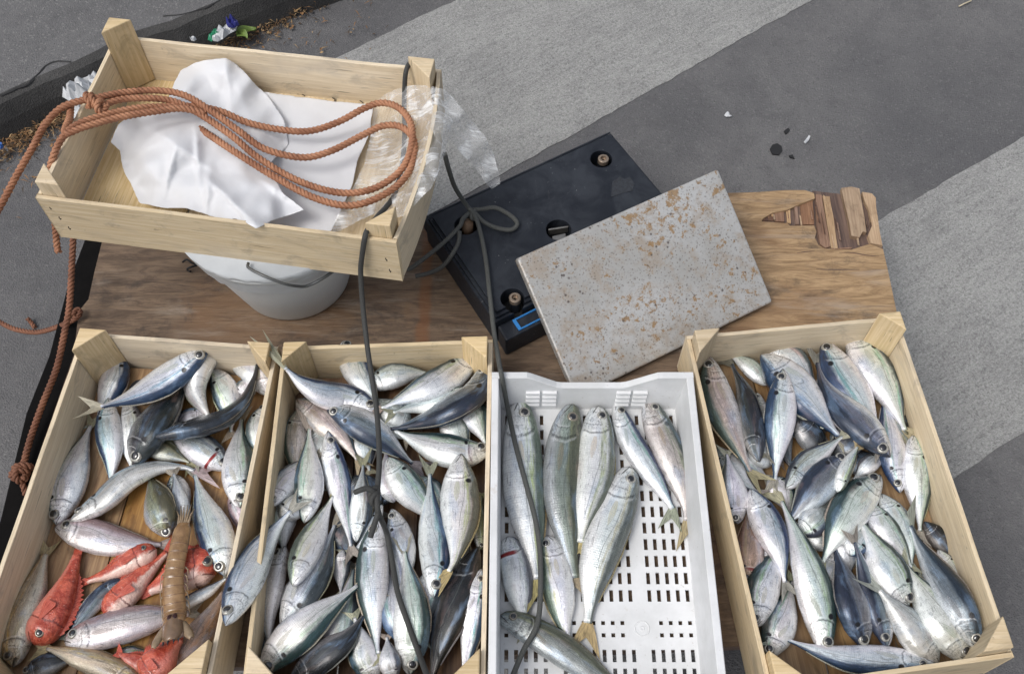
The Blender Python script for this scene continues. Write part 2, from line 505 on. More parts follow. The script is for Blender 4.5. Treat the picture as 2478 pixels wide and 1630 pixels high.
# ------------------------------------------------------------------ fish skin, fins and eyes
def fish_mats():
    k = N('fish_skin')
    uv = k.coord('UV')
    sx = k.n('ShaderNodeSeparateXYZ'); k.set(sx.inputs[0], uv)
    s, d0 = sx.outputs[0], sx.outputs[1]
    obj = k.coord('Object')
    r = k.objrand()
    rr = k.n('ShaderNodeCombineXYZ')
    k.set(rr.inputs[0], k.math('MULTIPLY', r, 53.0)); k.set(rr.inputs[1], k.math('MULTIPLY', r, 31.0))
    ad = k.n('ShaderNodeVectorMath', operation='ADD'); k.set(ad.inputs[0], uv); k.set(ad.inputs[1], rr.outputs[0])
    q = ad.outputs[0]
    n1 = k.noise(k.map(q, (7, 5, 1)), 1.0, 5, 0.65)
    streak = k.noise(k.map(q, (5, 42, 1)), 1.0, 4, 0.65, 0.3)
    fine = k.noise(k.map(q, (90, 38, 1)), 1.0, 3, 0.7)
    d = k.math('ADD', d0, k.math('MULTIPLY', k.math('SUBTRACT', n1, 0.5), 0.22))
    back, side, belly, tint = [k.attr(x).outputs['Color'] for x in ('back', 'side', 'belly', 'tint')]
    c = k.mix(k.smooth(d, 0.22, 0.46), belly, side)
    c = k.mix(k.math('MULTIPLY', k.smooth(k.math('ABSOLUTE', k.math('SUBTRACT', d, 0.66)), 0.14, 0.0), k.smooth(k.noise(k.map(q, (4, 9, 1), (7, 3, 0)), 1.0, 3), 0.36, 0.62)), c, tint)
    c = k.mix(k.smooth(k.math('ADD', d, k.math('MULTIPLY', k.attr('wide').outputs['Fac'], 0.16)), 0.70, 0.86), c, back)
    # bright and dull streaks, pinkish and blue sheen in broad patches
    c = k.mix(k.math('MULTIPLY', k.smooth(streak, 0.50, 0.72), 0.40), c, k.mix(0.55, c, (0.02, 0.03, 0.04)))
    c = k.mix(k.math('MULTIPLY', k.smooth(streak, 0.46, 0.28), 0.55), c, k.mix(1.0, c, (0.82, 0.83, 0.84), 'OVERLAY'))
    sheen = k.noise(k.map(q, (3, 2.6, 1), (11, 4, 0)), 1.0, 3, 0.55)
    c = k.mix(k.math('MULTIPLY', k.smooth(sheen, 0.58, 0.74), 0.16), c, (0.62, 0.40, 0.34))
    c = k.mix(k.math('MULTIPLY', k.smooth(sheen, 0.48, 0.32), 0.32), c, (0.26, 0.40, 0.60))
    # scales: rows of small cells
    sc = k.n('ShaderNodeTexVoronoi', feature='F1')
    k.set(sc.inputs['Vector'], k.map(uv, (75, 26, 1))); sc.inputs['Scale'].default_value = 1.0; sc.inputs['Randomness'].default_value = 0.35
    scd = sc.outputs['Distance']
    notail = k.smooth(s, 0.24, 0.32)
    c = k.mix(k.math('MULTIPLY', k.math('MULTIPLY', k.smooth(scd, 0.35, 0.62), notail), 0.34), c, k.mix(0.6, c, (0.03, 0.04, 0.05)))
    # dark and bright smears and small speckles
    smear = k.noise(k.map(q, (9, 7, 1), (21, 3, 0)), 1.0, 6, 0.72, 1.4)
    c = k.mix(k.math('MULTIPLY', k.smooth(smear, 0.54, 0.66), 0.60), c, k.mix(0.75, c, (0.02, 0.028, 0.032)))
    c = k.mix(k.math('MULTIPLY', k.smooth(smear, 0.48, 0.34), 0.65), c, k.mix(1.0, c, (0.80, 0.81, 0.82), 'OVERLAY'))
    spk = k.noise(k.map(q, (120, 46, 1), (1, 8, 0)), 1.0, 2, 0.6)
    c = k.mix(k.math('MULTIPLY', k.smooth(spk, 0.62, 0.72), 0.45), c, k.mix(0.7, c, (0.02, 0.02, 0.02)))
    # faint upright bars of muscle
    bars = k.noise(k.map(q, (46, 2.5, 1), (5, 5, 0)), 1.0, 2, 0.5, 0.4)
    c = k.mix(k.math('MULTIPLY', k.smooth(bars, 0.52, 0.66), 0.22), c, k.mix(0.6, c, (0.03, 0.04, 0.04)))
    # lateral line
    ll = k.math('ADD', 0.60, k.math('MULTIPLY', k.smooth(s, 0.35, 0.6), -0.09))
    lm = k.math('MULTIPLY', k.smooth(k.math('ABSOLUTE', k.math('SUBTRACT', d0, ll)), 0.014, 0.004), notail)
    c = k.mix(k.math('MULTIPLY', lm, 0.45), c, (0.10, 0.11, 0.10))
    # head: plates
    head = k.smooth(s, 0.225, 0.19)
    hn = k.noise(k.map(q, (34, 13, 1), (2, 9, 0)), 1.0, 4, 0.7, 1.2)
    hc = k.mix(k.smooth(hn, 0.42, 0.66), k.mix(1.0, c, (0.76, 0.77, 0.77), 'OVERLAY'), k.mix(0.62, c, (0.05, 0.05, 0.05)))
    c = k.mix(k.math('MULTIPLY', head, 0.75), c, hc)
    dq = k.math('SUBTRACT', d0, 0.42)
    dq2 = k.math('MULTIPLY', dq, dq)
    def arc(pos, curve, wd, amt, col, lo=0.06, hi=0.86):
        nonlocal c
        e = k.math('ABSOLUTE', k.math('SUBTRACT', k.math('ADD', s, k.math('MULTIPLY', k.math('SUBTRACT', n1, 0.5), 0.035)), k.math('SUBTRACT', pos, k.math('MULTIPLY', dq2, curve))))
        m = k.math('MULTIPLY', k.math('MULTIPLY', k.smooth(e, wd, wd * 0.2), k.smooth(hn, 0.30, 0.55, 0.25, 1.0)), k.math('MULTIPLY', k.smooth(d0, lo, lo + 0.08), k.smooth(d0, hi, hi - 0.08)))
        c = k.mix(k.math('MULTIPLY', m, amt), c, col)
    arc(0.228, 0.24, 0.011, 0.62, (0.02, 0.02, 0.022))
    arc(0.246, 0.24, 0.010, 0.25, (0.85, 0.86, 0.86))
    arc(0.172, 0.25, 0.008, 0.42, (0.05, 0.05, 0.05), 0.08, 0.62)
    arc(0.161, 0.25, 0.007, 0.40, (0.85, 0.85, 0.85), 0.08, 0.62)
    # dark spot behind the gill cover
    ex = k.math('MULTIPLY', k.math('SUBTRACT', s, 0.245), 4.2)
    ey = k.math('SUBTRACT', d0, 0.72)
    e2 = k.math('SQRT', k.math('ADD', k.math('MULTIPLY', ex, ex), k.math('MULTIPLY', ey, ey)))
    c = k.mix(k.math('MULTIPLY', k.smooth(e2, 0.11, 0.06), k.attr('spot').outputs['Fac']), c, (0.012, 0.012, 0.014))
    # mouth
    mo = k.math('ABSOLUTE', k.math('SUBTRACT', d0, k.math('SUBTRACT', 0.50, k.math('MULTIPLY', s, 2.6))))
    c = k.mix(k.math('MULTIPLY', k.math('MULTIPLY', k.smooth(mo, 0.045, 0.012), k.smooth(s, 0.085, 0.07)), 0.85), c, (0.03, 0.022, 0.02))
    c = k.mix(k.math('MULTIPLY', k.smooth(s, 0.035, 0.0), 0.55), c, (0.06, 0.055, 0.055))
    # blood
    bl = k.math('MULTIPLY', k.attr('blood').outputs['Fac'], k.math('MULTIPLY', k.smooth(k.math('ABSOLUTE', k.math('SUBTRACT', s, 0.215)), 0.03, 0.012), k.smooth(d0, 0.72, 0.5)))
    c = k.mix(bl, c, (0.20, 0.008, 0.010))
    h = k.math('ADD', k.math('MULTIPLY', scd, -0.7), k.math('ADD', k.math('MULTIPLY', hn, k.math('MULTIPLY', head, 1.6)), fine))
    k.bump(h, 0.38, 0.0012)
    rough = k.math('ADD', 0.12, k.math('MULTIPLY', n1, 0.24))
    k.fin(c, rough, k.math('MULTIPLY', k.attr('metal').outputs['Fac'], k.smooth(d0, 1.0, 0.7, 0.5, 1.0)))
    k.set(k.b.inputs['Coat Weight'], 0.35); k.set(k.b.inputs['Coat Roughness'], 0.12)
    M['fish_skin'] = k.m
    # fins
    k = N('fish_fin')
    uv = k.coord('UV')
    ray = k.noise(k.map(uv, (2.0, 34, 1)), 1.0, 3, 0.6)
    back = k.attr('fincol').outputs['Color']
    c = k.mix(k.smooth(ray, 0.40, 0.62), k.mix(0.55, back, (0.04, 0.04, 0.035)), back)
    k.bump(ray, 0.5, 0.001)
    k.fin(c, 0.4, 0.1)
    tr = k.n('ShaderNodeBsdfTransparent')
    mx = k.n('ShaderNodeMixShader')
    k.set(mx.inputs[0], k.smooth(ray, 0.25, 0.5, 0.62, 0.98))
    k.t.links.new(tr.outputs[0], mx.inputs[1]); k.t.links.new(k.b.outputs[0], mx.inputs[2])
    k.t.links.new(mx.outputs[0], k.out.inputs[0])
    M['fish_fin'] = k.m
    k = N('clear_fin')
    uv = k.coord('UV')
    ray = k.noise(k.map(uv, (2.0, 22, 1)), 1.0, 3, 0.6)
    c = k.mix(0.5, k.attr('fincol').outputs['Color'], k.attr('side').outputs['Color'])
    k.bump(ray, 0.5, 0.001)
    k.fin(c, 0.3, 0.1)
    tr = k.n('ShaderNodeBsdfTransparent'); mx = k.n('ShaderNodeMixShader')
    k.set(mx.inputs[0], k.smooth(ray, 0.35, 0.6, 0.10, 0.62))
    k.t.links.new(tr.outputs[0], mx.inputs[1]); k.t.links.new(k.b.outputs[0], mx.inputs[2])
    k.t.links.new(mx.outputs[0], k.out.inputs[0])
    M['clear_fin'] = k.m
    make_plain('eye_silver', (0.40, 0.39, 0.35), 0.22, 0.35, 0.7, 420, 0.1, Coat_Weight=0.8)
    make_plain('eye_gold', (0.25, 0.22, 0.17), 0.22, 0.35, 0.4, 300, 0.1, Coat_Weight=0.8)
    make_plain('eye_black', (0.010, 0.011, 0.014), 0.08, 0, 0.1, 50, 0.0, Coat_Weight=1.0)
    # red scorpionfish skin
    k = N('red_skin')
    p = k.coord(); uv = k.coord('UV')
    sx = k.n('ShaderNodeSeparateXYZ'); k.set(sx.inputs[0], uv)
    a = k.noise(p, 70, 5, 0.7, 0.6); b = k.noise(p, 260, 3, 0.7)
    c = k.mix(k.smooth(a, 0.36, 0.66), (0.35, 0.040, 0.022), (0.66, 0.145, 0.085))
    be = k.attr('belly').outputs['Color']
    dd = k.math('ADD', sx.outputs[1], k.math('MULTIPLY', k.math('SUBTRACT', a, 0.5), 0.5))
    c = k.mix(k.math('MULTIPLY', k.smooth(dd, 0.46, 0.28), k.attr('spot').outputs['Fac']), c, be)
    c = k.mix(k.math('MULTIPLY', k.smooth(b, 0.60, 0.70), 0.6), c, (0.72, 0.36, 0.28))
    blo = k.noise(p, 34, 5, 0.7, 1.0)
    c = k.mix(k.math('MULTIPLY', k.smooth(blo, 0.54, 0.66), 0.55), c, (0.13, 0.010, 0.008))
    c = k.mix(k.math('MULTIPLY', k.smooth(blo, 0.42, 0.30), 0.35), c, (0.74, 0.30, 0.20))
    ga = k.math('ABSOLUTE', k.math('SUBTRACT', sx.outputs[0], k.math('ADD', 0.27, k.math('MULTIPLY', k.math('SUBTRACT', blo, 0.5), 0.1))))
    c = k.mix(k.math('MULTIPLY', k.smooth(ga, 0.014, 0.005), 0.7), c, (0.10, 0.008, 0.006))
    mo = k.math('ABSOLUTE', k.math('SUBTRACT', sx.outputs[1], k.math('SUBTRACT', 0.44, k.math('MULTIPLY', sx.outputs[0], 1.2))))
    c = k.mix(k.math('MULTIPLY', k.math('MULTIPLY', k.smooth(mo, 0.05, 0.015), k.smooth(sx.outputs[0], 0.11, 0.09)), 0.8), c, (0.08, 0.008, 0.006))
    k.bump(k.math('ADD', k.math('ADD', a, b), blo), 0.55, 0.003)
    k.fin(c, 0.26); k.set(k.b.inputs['Coat Weight'], 0.5)
    M['red_skin'] = k.m
    k = N('red_fin')
    uv = k.coord('UV')
    ray = k.noise(k.map(uv, (2.0, 30, 1)), 1.0, 3, 0.6)
    c = k.mix(k.smooth(ray, 0.35, 0.65), (0.34, 0.035, 0.02), (0.62, 0.15, 0.095))
    k.bump(ray, 0.6, 0.001)
    M['red_fin'] = k.fin(c, 0.4)
    # mantis shrimp shell
    k = N('shrimp_shell')
    uv = k.coord('UV'); p = k.coord()
    a = k.noise(p, 90, 5, 0.65); b = k.noise(p, 340, 3, 0.7)
    c = k.mix(k.smooth(a, 0.3, 0.7), (0.19, 0.105, 0.045), (0.33, 0.20, 0.095))
    c = k.mix(k.math('MULTIPLY', k.smooth(b, 0.58, 0.7), 0.5), c, (0.12, 0.06, 0.03))
    sx = k.n('ShaderNodeSeparateXYZ'); k.set(sx.inputs[0], uv)
    fr = k.math('FRACT', k.math('MULTIPLY', sx.outputs[0], 1.0))
    c = k.mix(k.math('MULTIPLY', k.smooth(fr, 0.88, 0.97), 0.65), c, (0.06, 0.02, 0.012))
    k.bump(b, 0.3, 0.001)
    M['shrimp_shell'] = k.fin(c, 0.3, 0.0, Coat_Weight=0.5)
fish_mats()

# back, side, belly, sheen, fin colour, metalness
PAL = {
 'blue':  ((0.022, 0.047, 0.105), (0.64, 0.69, 0.72), (0.88, 0.89, 0.90), (0.22, 0.36, 0.42), (0.40, 0.38, 0.31)),
 'blueback': ((0.021, 0.030, 0.054), (0.17, 0.195, 0.225), (0.66, 0.69, 0.71), (0.13, 0.17, 0.24), (0.30, 0.29, 0.26)),
 'green': ((0.035, 0.065, 0.065), (0.70, 0.74, 0.73), (0.90, 0.90, 0.90), (0.38, 0.50, 0.38), (0.46, 0.42, 0.30)),
 'olive': ((0.085, 0.085, 0.045), (0.27, 0.28, 0.20), (0.60, 0.58, 0.52), (0.30, 0.29, 0.13), (0.40, 0.34, 0.20)),
 'stone': ((0.115, 0.115, 0.075), (0.235, 0.25, 0.235), (0.40, 0.42, 0.42), (0.24, 0.235, 0.12), (0.36, 0.30, 0.18)),
 'dark':  ((0.018, 0.021, 0.027), (0.055, 0.06, 0.068), (0.30, 0.30, 0.30), (0.05, 0.06, 0.07), (0.16, 0.15, 0.13)),
 'black': ((0.010, 0.010, 0.011), (0.028, 0.028, 0.030), (0.14, 0.13, 0.12), (0.03, 0.03, 0.03), (0.10, 0.09, 0.08)),
 'pale':  ((0.13, 0.15, 0.16), (0.74, 0.76, 0.77), (0.89, 0.90, 0.90), (0.58, 0.64, 0.58), (0.50, 0.47, 0.38)),
 'lilac': ((0.14, 0.15, 0.18), (0.58, 0.59, 0.62), (0.78, 0.77, 0.77), (0.46, 0.46, 0.52), (0.48, 0.44, 0.38)),
 'grey':  ((0.045, 0.055, 0.065), (0.50, 0.53, 0.54), (0.80, 0.81, 0.81), (0.25, 0.30, 0.28), (0.38, 0.35, 0.27)),
 'white': ((0.12, 0.15, 0.12), (0.80, 0.82, 0.80), (0.91, 0.91, 0.90), (0.52, 0.55, 0.30), (0.52, 0.42, 0.20)),
 'pink':  ((0.34, 0.25, 0.26), (0.58, 0.53, 0.55), (0.76, 0.71, 0.72), (0.52, 0.46, 0.48), (0.50, 0.38, 0.33)),
 'rosy':  ((0.07, 0.09, 0.08), (0.46, 0.40, 0.36), (0.72, 0.65, 0.61), (0.30, 0.31, 0.22), (0.45, 0.36, 0.22)),
 'tan':   ((0.30, 0.23, 0.11), (0.46, 0.40, 0.30), (0.60, 0.54, 0.45), (0.48, 0.36, 0.12), (0.48, 0.38, 0.22)),
 'brown': ((0.24, 0.14, 0.09), (0.38, 0.26, 0.20), (0.58, 0.46, 0.40), (0.36, 0.24, 0.16), (0.40, 0.26, 0.18)),
 'red':   ((0.40, 0.04, 0.02), (0.6, 0.1, 0.06), (0.74, 0.52, 0.46), (0.6, 0.1, 0.06), (0.5, 0.1, 0.06)),
 'redall': ((0.40, 0.04, 0.02), (0.6, 0.1, 0.06), (0.62, 0.2, 0.15), (0.6, 0.1, 0.06), (0.5, 0.1, 0.06)),
}
# upper and lower outline (fraction of half depth) along the length, thickness ratio, belly fullness
KIND = {
 'scad': dict(s=[0, .015, .04, .08, .14, .22, .34, .46, .60, .74, .86, .94, 1.0],
              u=[.05, .14, .27, .43, .63, .84, .98, 1.0, .85, .55, .28, .15, .13],
              l=[.06, .19, .34, .50, .67, .86, 1.0, 1.0, .83, .52, .27, .14, .13], t=.58, eye=.135, es=.104),
 'slim': dict(s=[0, .02, .05, .1, .18, .3, .5, .7, .85, .95, 1.0],
              u=[.06, .25, .45, .66, .85, .97, 1.0, .82, .48, .25, .22],
              l=[.06, .25, .45, .64, .84, .98, 1.0, .80, .46, .25, .22], t=.68, eye=.135, es=.10),
 'bogue': dict(s=[0, .012, .035, .08, .14, .22, .36, .52, .68, .82, .92, 1.0],
              u=[.08, .30, .50, .67, .80, .92, 1.0, .99, .80, .48, .25, .20],
              l=[.08, .30, .48, .64, .78, .92, 1.0, 1.0, .82, .48, .25, .20], t=.62, eye=.125, es=.085),
 'bream': dict(s=[0, .015, .05, .1, .18, .3, .45, .6, .75, .88, .95, 1.0],
              u=[.06, .24, .46, .70, .92, 1.02, 1.0, .86, .60, .30, .17, .15],
              l=[.06, .20, .36, .56, .82, 1.0, 1.0, .84, .55, .28, .16, .15], t=.50, eye=.13, es=.12),
 'scorp': dict(s=[0, .015, .05, .1, .18, .3, .45, .6, .75, .88, .95, 1.0],
              u=[.10, .40, .66, .86, .98, 1.0, .92, .76, .54, .36, .28, .25],
              l=[.10, .45, .70, .86, .98, 1.0, .90, .70, .48, .32, .26, .25], t=.78, eye=.12, es=.13),
}
ZONE = {'A': (0, 780, 3.4), 'B': (0, 1170, 3.4), 'C': (560, 780, 3.4), 'D': (560, 1170, 3.4), 'E': (1150, 860, 3.4),
        'F': (1150, 1170, 3.4), 'G': (1650, 720, 3.4), 'H': (1750, 1170, 3.2692)}
DIRV = {'N': (0, 1), 'S': (0, -1), 'E': (1, 0), 'W': (-1, 0), 'NE': (1, 1), 'NW': (-1, 1), 'SE': (1, -1), 'SW': (-1, -1)}

# pile height map over the board
HM_X0, HM_Y0, HM_D = -0.85, 0.05, 0.004
HM = np.zeros((260, 430))
def hm_at(x, y):
    i = int((y - HM_Y0) / HM_D); j = int((x - HM_X0) / HM_D)
    i = min(max(i, 0), HM.shape[0] - 1); j = min(max(j, 0), HM.shape[1] - 1)
    return HM[i, j]

def gauss(a, sg):
    n = len(a)
    idx = np.arange(n)
    out = np.zeros(n)
    for i in range(n):
        w_ = np.exp(-0.5 * ((idx - i) / sg) ** 2)
        out[i] = (w_ * a).sum() / w_.sum()
    return out

FISH_N = 0
def fish(zone, pts, width, dors, label, pal='blue', roll=0, kind='scad', tail=None, eye=True, name='fish', cat='fish',
         group=None, zh=None, zt=None, spot=1.0, blood=0.0, gold=False, pect=True, lift=0.0, skin=None, fs=1.0, spines=False, mouth=False):
    spines = spines or skin is not None
    global FISH_N
    FISH_N += 1
    rnd = random.Random(FISH_N * 17)
    ox, oy, k = ZONE[zone]
    px = [(ox + x / k, oy + y / k) for x, y in pts]
    if eye: px[0] = (px[0][0] + 0.045 * (px[0][0] - px[1][0]), px[0][1] + 0.045 * (px[0][1] - px[1][1]))
    tpx = (ox + tail[0] / k, oy + tail[1] / k) if isinstance(tail, tuple) else None
    width = width / k * 1.0
    K = KIND[kind]
    back, side, belly, tint, finc = PAL[pal]
    NS = 44
    c2, _ = catmull([(p[0], p[1], 0) for p in px], NS)
    sv = np.linspace(0, 1, NS)
    ush = np.interp(sv, K['s'], K['u']); lsh = np.interp(sv, K['s'], K['l'])
    half = 0.5 * (ush + lsh)
    zc = np.full(NS, 0.215)
    rl = math.radians(roll)
    dv = Vector((*DIRV[dors], 0))
    H = T = 0.03
    for it in range(4):
        P = [at(c2[i, 0], c2[i, 1], zc[i]) for i in range(NS)]
        L = sum((P[i + 1] - P[i]).length for i in range(NS - 1))
        # apparent width -> real depth of the body
        mid = NS * 4 // 10
        t = (P[mid + 2] - P[mid - 2]).normalized()
        n0 = (Vector((0, 0, 1)) - t * t.z).normalized()
        b = n0.cross(t)
        if b.dot(dv) < 0: b = -b
        a = b * math.cos(rl) + n0 * math.sin(rl)
        nn = n0 * math.cos(rl) - b * math.sin(rl)
        view = (P[mid] - CAMP); dep = view.dot(_F); view.normalize()
        e = t.cross(view).normalized()
        sc = math.sqrt(a.dot(e) ** 2 + (K['t'] * nn.dot(e)) ** 2)
        H = width * dep / FPX / sc
        T = H * K['t']
        vert = math.sqrt((H / 2 * a.z) ** 2 + (T / 2 * nn.z) ** 2)   # vertical half extent
        horiz = math.sqrt((H / 2 * math.cos(rl)) ** 2 + (T / 2 * math.sin(rl)) ** 2)
        th = np.maximum(vert * half, 0.001)
        g = np.zeros(NS)
        for i in range(NS):
            tt = (P[min(i + 1, NS - 1)] - P[max(i - 1, 0)]); tt.z = 0
            tt.normalize()
            pr = Vector((-tt.y, tt.x, 0))
            hs_ = [hm_at(*(P[i] + pr * (horiz * half[i] * o)).xy) for o in (-0.55, -0.28, 0, 0.28, 0.55)]
            g[i] = 0.55 * max(hs_) + 0.45 * sum(hs_) / 5
        cc = g + th * 0.9
        z = gauss(cc, NS * 0.16)
        lf = max(0.0, float((cc - 0.55 * th - z).max()))
        z = z + lf * 0.9 + lift
        if zh is not None: z = z + (zh - z[0]) * np.clip(1 - sv / 0.6, 0, 1) ** 1.3
        if zt is not None: z = z + (zt - z[-1]) * np.clip((sv - 0.35) / 0.65, 0, 1) ** 1.3
        zc = 0.5 * zc + 0.5 * z if it < 3 else z
    P = [at(c2[i, 0], c2[i, 1], zc[i]) for i in range(NS)]
    # frames
    A_, N_, T_ = [], [], []
    for i in range(NS):
        t = (P[min(i + 1, NS - 1)] - P[max(i - 1, 0)]).normalized()
        n0 = (Vector((0, 0, 1)) - t * t.z).normalized()
        b = n0.cross(t)
        if b.dot(dv) < 0 and i == 0: flip = -1
        elif i == 0: flip = 1
        # keep one side for the whole length
        m_t = (P[NS // 2 + 2] - P[NS // 2 - 2]).normalized()
        sgn = 1 if (Vector((0, 0, 1)).cross(m_t)).dot(dv) >= 0 else -1
        b = b * sgn
        A_.append(b * math.cos(rl) + n0 * math.sin(rl)); N_.append(n0 * math.cos(rl) - b * math.sin(rl)); T_.append(t)
    root_loc = P[NS // 2].copy(); root_loc.z = zc.min()
    root = empty(name, root_loc, label, cat, group)
    # body
    RN = 24
    mb = MB()
    rows, uvs = [], []
    for i in range(NS):
        s = sv[i]
        tk = T / 2 * (half[i] ** 0.85)
        # gill cover stands a little proud, body behind it steps in
        if 0.12 < s < 0.225: tk *= 1.07
        elif 0.225 <= s < 0.28: tk *= 0.955
        if s < 0.06: tk *= 0.93
        row, ur = [], []
        for j in range(RN):
            ph = 2 * math.pi * j / RN
            cph, sph = math.cos(ph), math.sin(ph)
            ex = 0.84
            ca = math.copysign(abs(cph) ** ex, cph); sa = math.copysign(abs(sph) ** ex, sph)
            hh = (ush[i] if ca > 0 else lsh[i]) * H / 2
            p = P[i] + A_[i] * (hh * ca) + N_[i] * (tk * sa)
            if mouth and s < 0.07 and -0.75 < ca < -0.1: p = p + T_[i] * (0.012 * (0.07 - s) / 0.07)
            row.append(p); ur.append((s, 0.5 + 0.5 * cph))
        rows.append(row); uvs.append(ur)
    mb.grid(rows, uvs, closed=True)
    mb.fan(rows[0], P[0] - T_[0] * H * 0.015, uvs[0], (0, 0.5), flip=True)
    mb.fan(rows[-1], P[-1], uvs[-1], (1, 0.5))
    sk = M[skin] if skin else M['fish_skin']
    finm = M['red_fin'] if skin == 'red_skin' else M['fish_fin']
    body = mb.build('body', sk, root, smooth=True)
    def cols(o):
        jit = lambda c, a_=0.10: [max(0, min(1, x * (1 + rnd.uniform(-a_, a_)))) for x in c]
        o['back'] = jit(back); o['side'] = jit(side, 0.06); o['belly'] = jit(belly, 0.03); o['tint'] = jit(tint, 0.2)
        o['fincol'] = jit(finc); o['spot'] = float(spot); o['blood'] = float(blood); o['metal'] = 0.45; o['wide'] = 0.9 if pal in ('blueback', 'dark', 'black', 'olive', 'stone') else rnd.uniform(0.0, 0.55)
    cols(body)
    # tail fin
    if True:
        if tail == 0: tail = None
        t = T_[-1]
        lt = (0.155 if kind != 'scorp' else 0.15) * L
        a = A_[-1]
        if tpx:
            q = at(tpx[0], tpx[1], max(zc[-1] - 0.004, 0.20) if zt is None else zt)
            t = (q - P[-1]); lt = t.length; t.normalize()
        rt = roll * 0.45
        n0 = (Vector((0, 0, 1)) - t * t.z).normalized()
        bb = n0.cross(t)
        if bb.dot(A_[-1]) < 0: bb = -bb
        a = bb * math.cos(math.radians(rt)) + n0 * math.sin(math.radians(rt))
        nn = t.cross(a)
        w0 = H / 2 * half[-1] * 0.9
        span = min(max(0.50 * lt, 0.014), 0.030) * fs if kind != 'scorp' else 0.4 * lt
        ph1 = rnd.uniform(0, 6)
        mb = MB()
        for sgn in (1, -1):
            rows, uv = [], []
            for i in range(8):
                f = i / 7
                row, u = [], []
                for j in range(13):
                    qv = j / 6 - 1
                    ln = lt * (0.42 + 0.58 * abs(qv) ** 1.1) if kind != 'scorp' else lt * (1 - 0.15 * qv * qv)
                    ycur = qv * (w0 * (1 - f) + span * f ** 0.85)
                    zz = 0.0025 * math.sin(qv * 2.2 + ph1) * f + sgn * 0.00025
                    row.append(P[-1] - t * 0.004 + t * ((ln + 0.004) * f) + a * ycur + nn * zz)
                    u.append((f, 0.5 + 0.5 * qv))
                rows.append(row); uv.append(u)
            mb.grid(rows, uv, flip=sgn < 0)
        tf = mb.build('tail_fin', finm, root, smooth=True, merge=False)
        cols(tf)
    # dorsal fin folded along the back
    mb = MB()
    i0, i1 = (int(NS * .32), int(NS * .88)) if not spines else (int(NS * .2), int(NS * .82))
    for sgn in (1, -1):
        rows, uv = [], []
        for i in range(i0, i1):
            f = (i - i0) / (i1 - i0 - 1)
            hh = ush[i] * H / 2
            if spines: fh = H * 0.24 * math.sin(math.pi * min(1, f * 0.85 + 0.12)) * (1.0 if i % 2 else 0.55)
            else: fh = H * 0.04 * (math.sin(math.pi * f) ** 0.5 if f < 0.5 else 0.55 + 0.45 * math.sin(math.pi * f))
            lean = -0.25
            base = P[i] + A_[i] * hh * 0.94
            tip = base + (A_[i] + T_[i] * 0.5 + N_[i] * lean).normalized() * (fh + 0.06 * hh)
            rows.append([base + N_[i] * sgn * 0.0004, tip + N_[i] * sgn * 0.0001]); uv.append([(0, f * 2), (1, f * 2)])
        mb.grid(rows, uv, flip=sgn < 0)
    df = mb.build('dorsal_fin', finm, root, smooth=not spines, merge=False)
    cols(df)
    if abs(roll) < 60 and (pect or skin):
        mb = MB()
        i0 = int(NS * .255)
        lp = (0.17 if kind != 'scorp' else 0.2) * L
        rows, uv = [], []
        side_s = 1 if N_[i0].z > 0 else -1
        n_i = N_[i0] * side_s
        st = P[i0] - A_[i0] * (lsh[i0] * H / 2 * 0.12)
        drift = rnd.uniform(-0.35, 0.1)
        for i in range(8):
            f = i / 7
            wd = H * 0.075 * math.sin(math.pi * (0.12 + 0.86 * f)) ** 0.8 if not skin else H * 0.17 * (0.2 + f) * (1 if f < 0.9 else 0.7)
            ii = min(NS - 1, i0 + int(f * 0.15 * NS))
            ctr = st + T_[i0] * lp * f + A_[i0] * (lp * f * drift)
            rise = T / 2 * half[ii] * 0.965 + 0.0012 + 0.002 * f
            rows.append([ctr + A_[i0] * wd * q_ + n_i * rise * (1 - 0.02 * abs(q_)) for q_ in (-1, -.5, 0, .5, 1)])
            uv.append([(f, 0.5 + 0.5 * q_) for q_ in (-1, -.5, 0, .5, 1)])
        mb.grid(rows, uv)
        pf = mb.build('pectoral_fin', M['red_fin'] if skin else M['clear_fin'], root, smooth=True, merge=False)
        cols(pf)
    if eye:
        sides = (1,) if abs(roll) < 55 else (1, -1)
        es = K['es']
        fi = es * (NS - 1)
        i = int(round(fi))
        for sd_ in sides:
            n_i = N_[i] if N_[i].z * sd_ > 0 or len(sides) == 2 else -N_[i]
            if len(sides) == 2: n_i = N_[i] * sd_
            off = 0.30
            cen = P[i] + A_[i] * (ush[i] * H / 2 * off)
            surf = T / 2 * (half[i] ** 0.85) * math.sin(math.acos(off ** (1 / 0.84))) ** 0.84
            re = H * K['eye'] * rnd.uniform(0.94, 1.1)
            nrm = (n_i + A_[i] * 0.20).normalized()
            cen = cen + n_i * (surf + 0.05 * re)
            tx = (T_[i] - nrm * T_[i].dot(nrm)).normalized(); ty = nrm.cross(tx)
            def dome(r0, prof, n=20):
                m_ = MB()
                rws = [[cen + tx * (r0 * rad * math.cos(2 * math.pi * q_ / n)) + ty * (r0 * rad * math.sin(2 * math.pi * q_ / n)) + nrm * (r0 * hh_) for q_ in range(n)] for rad, hh_ in prof]
                m_.grid(rws, closed=True)
                m_.fan(rws[-1], cen + nrm * r0 * (prof[-1][1] + 0.02))
                return m_
            ey = dome(re, [(1.12, -0.3), (1.08, 0.02), (1.0, 0.16), (0.86, 0.22), (0.7, 0.2), (0.3, 0.19)]).build('eye', M['eye_gold' if gold else 'eye_silver'], root, smooth=True)
            dome(re, [(0.70, 0.17), (0.66, 0.25), (0.45, 0.33), (0.2, 0.36)]).build('pupil', M['eye_black'], ey, smooth=True)
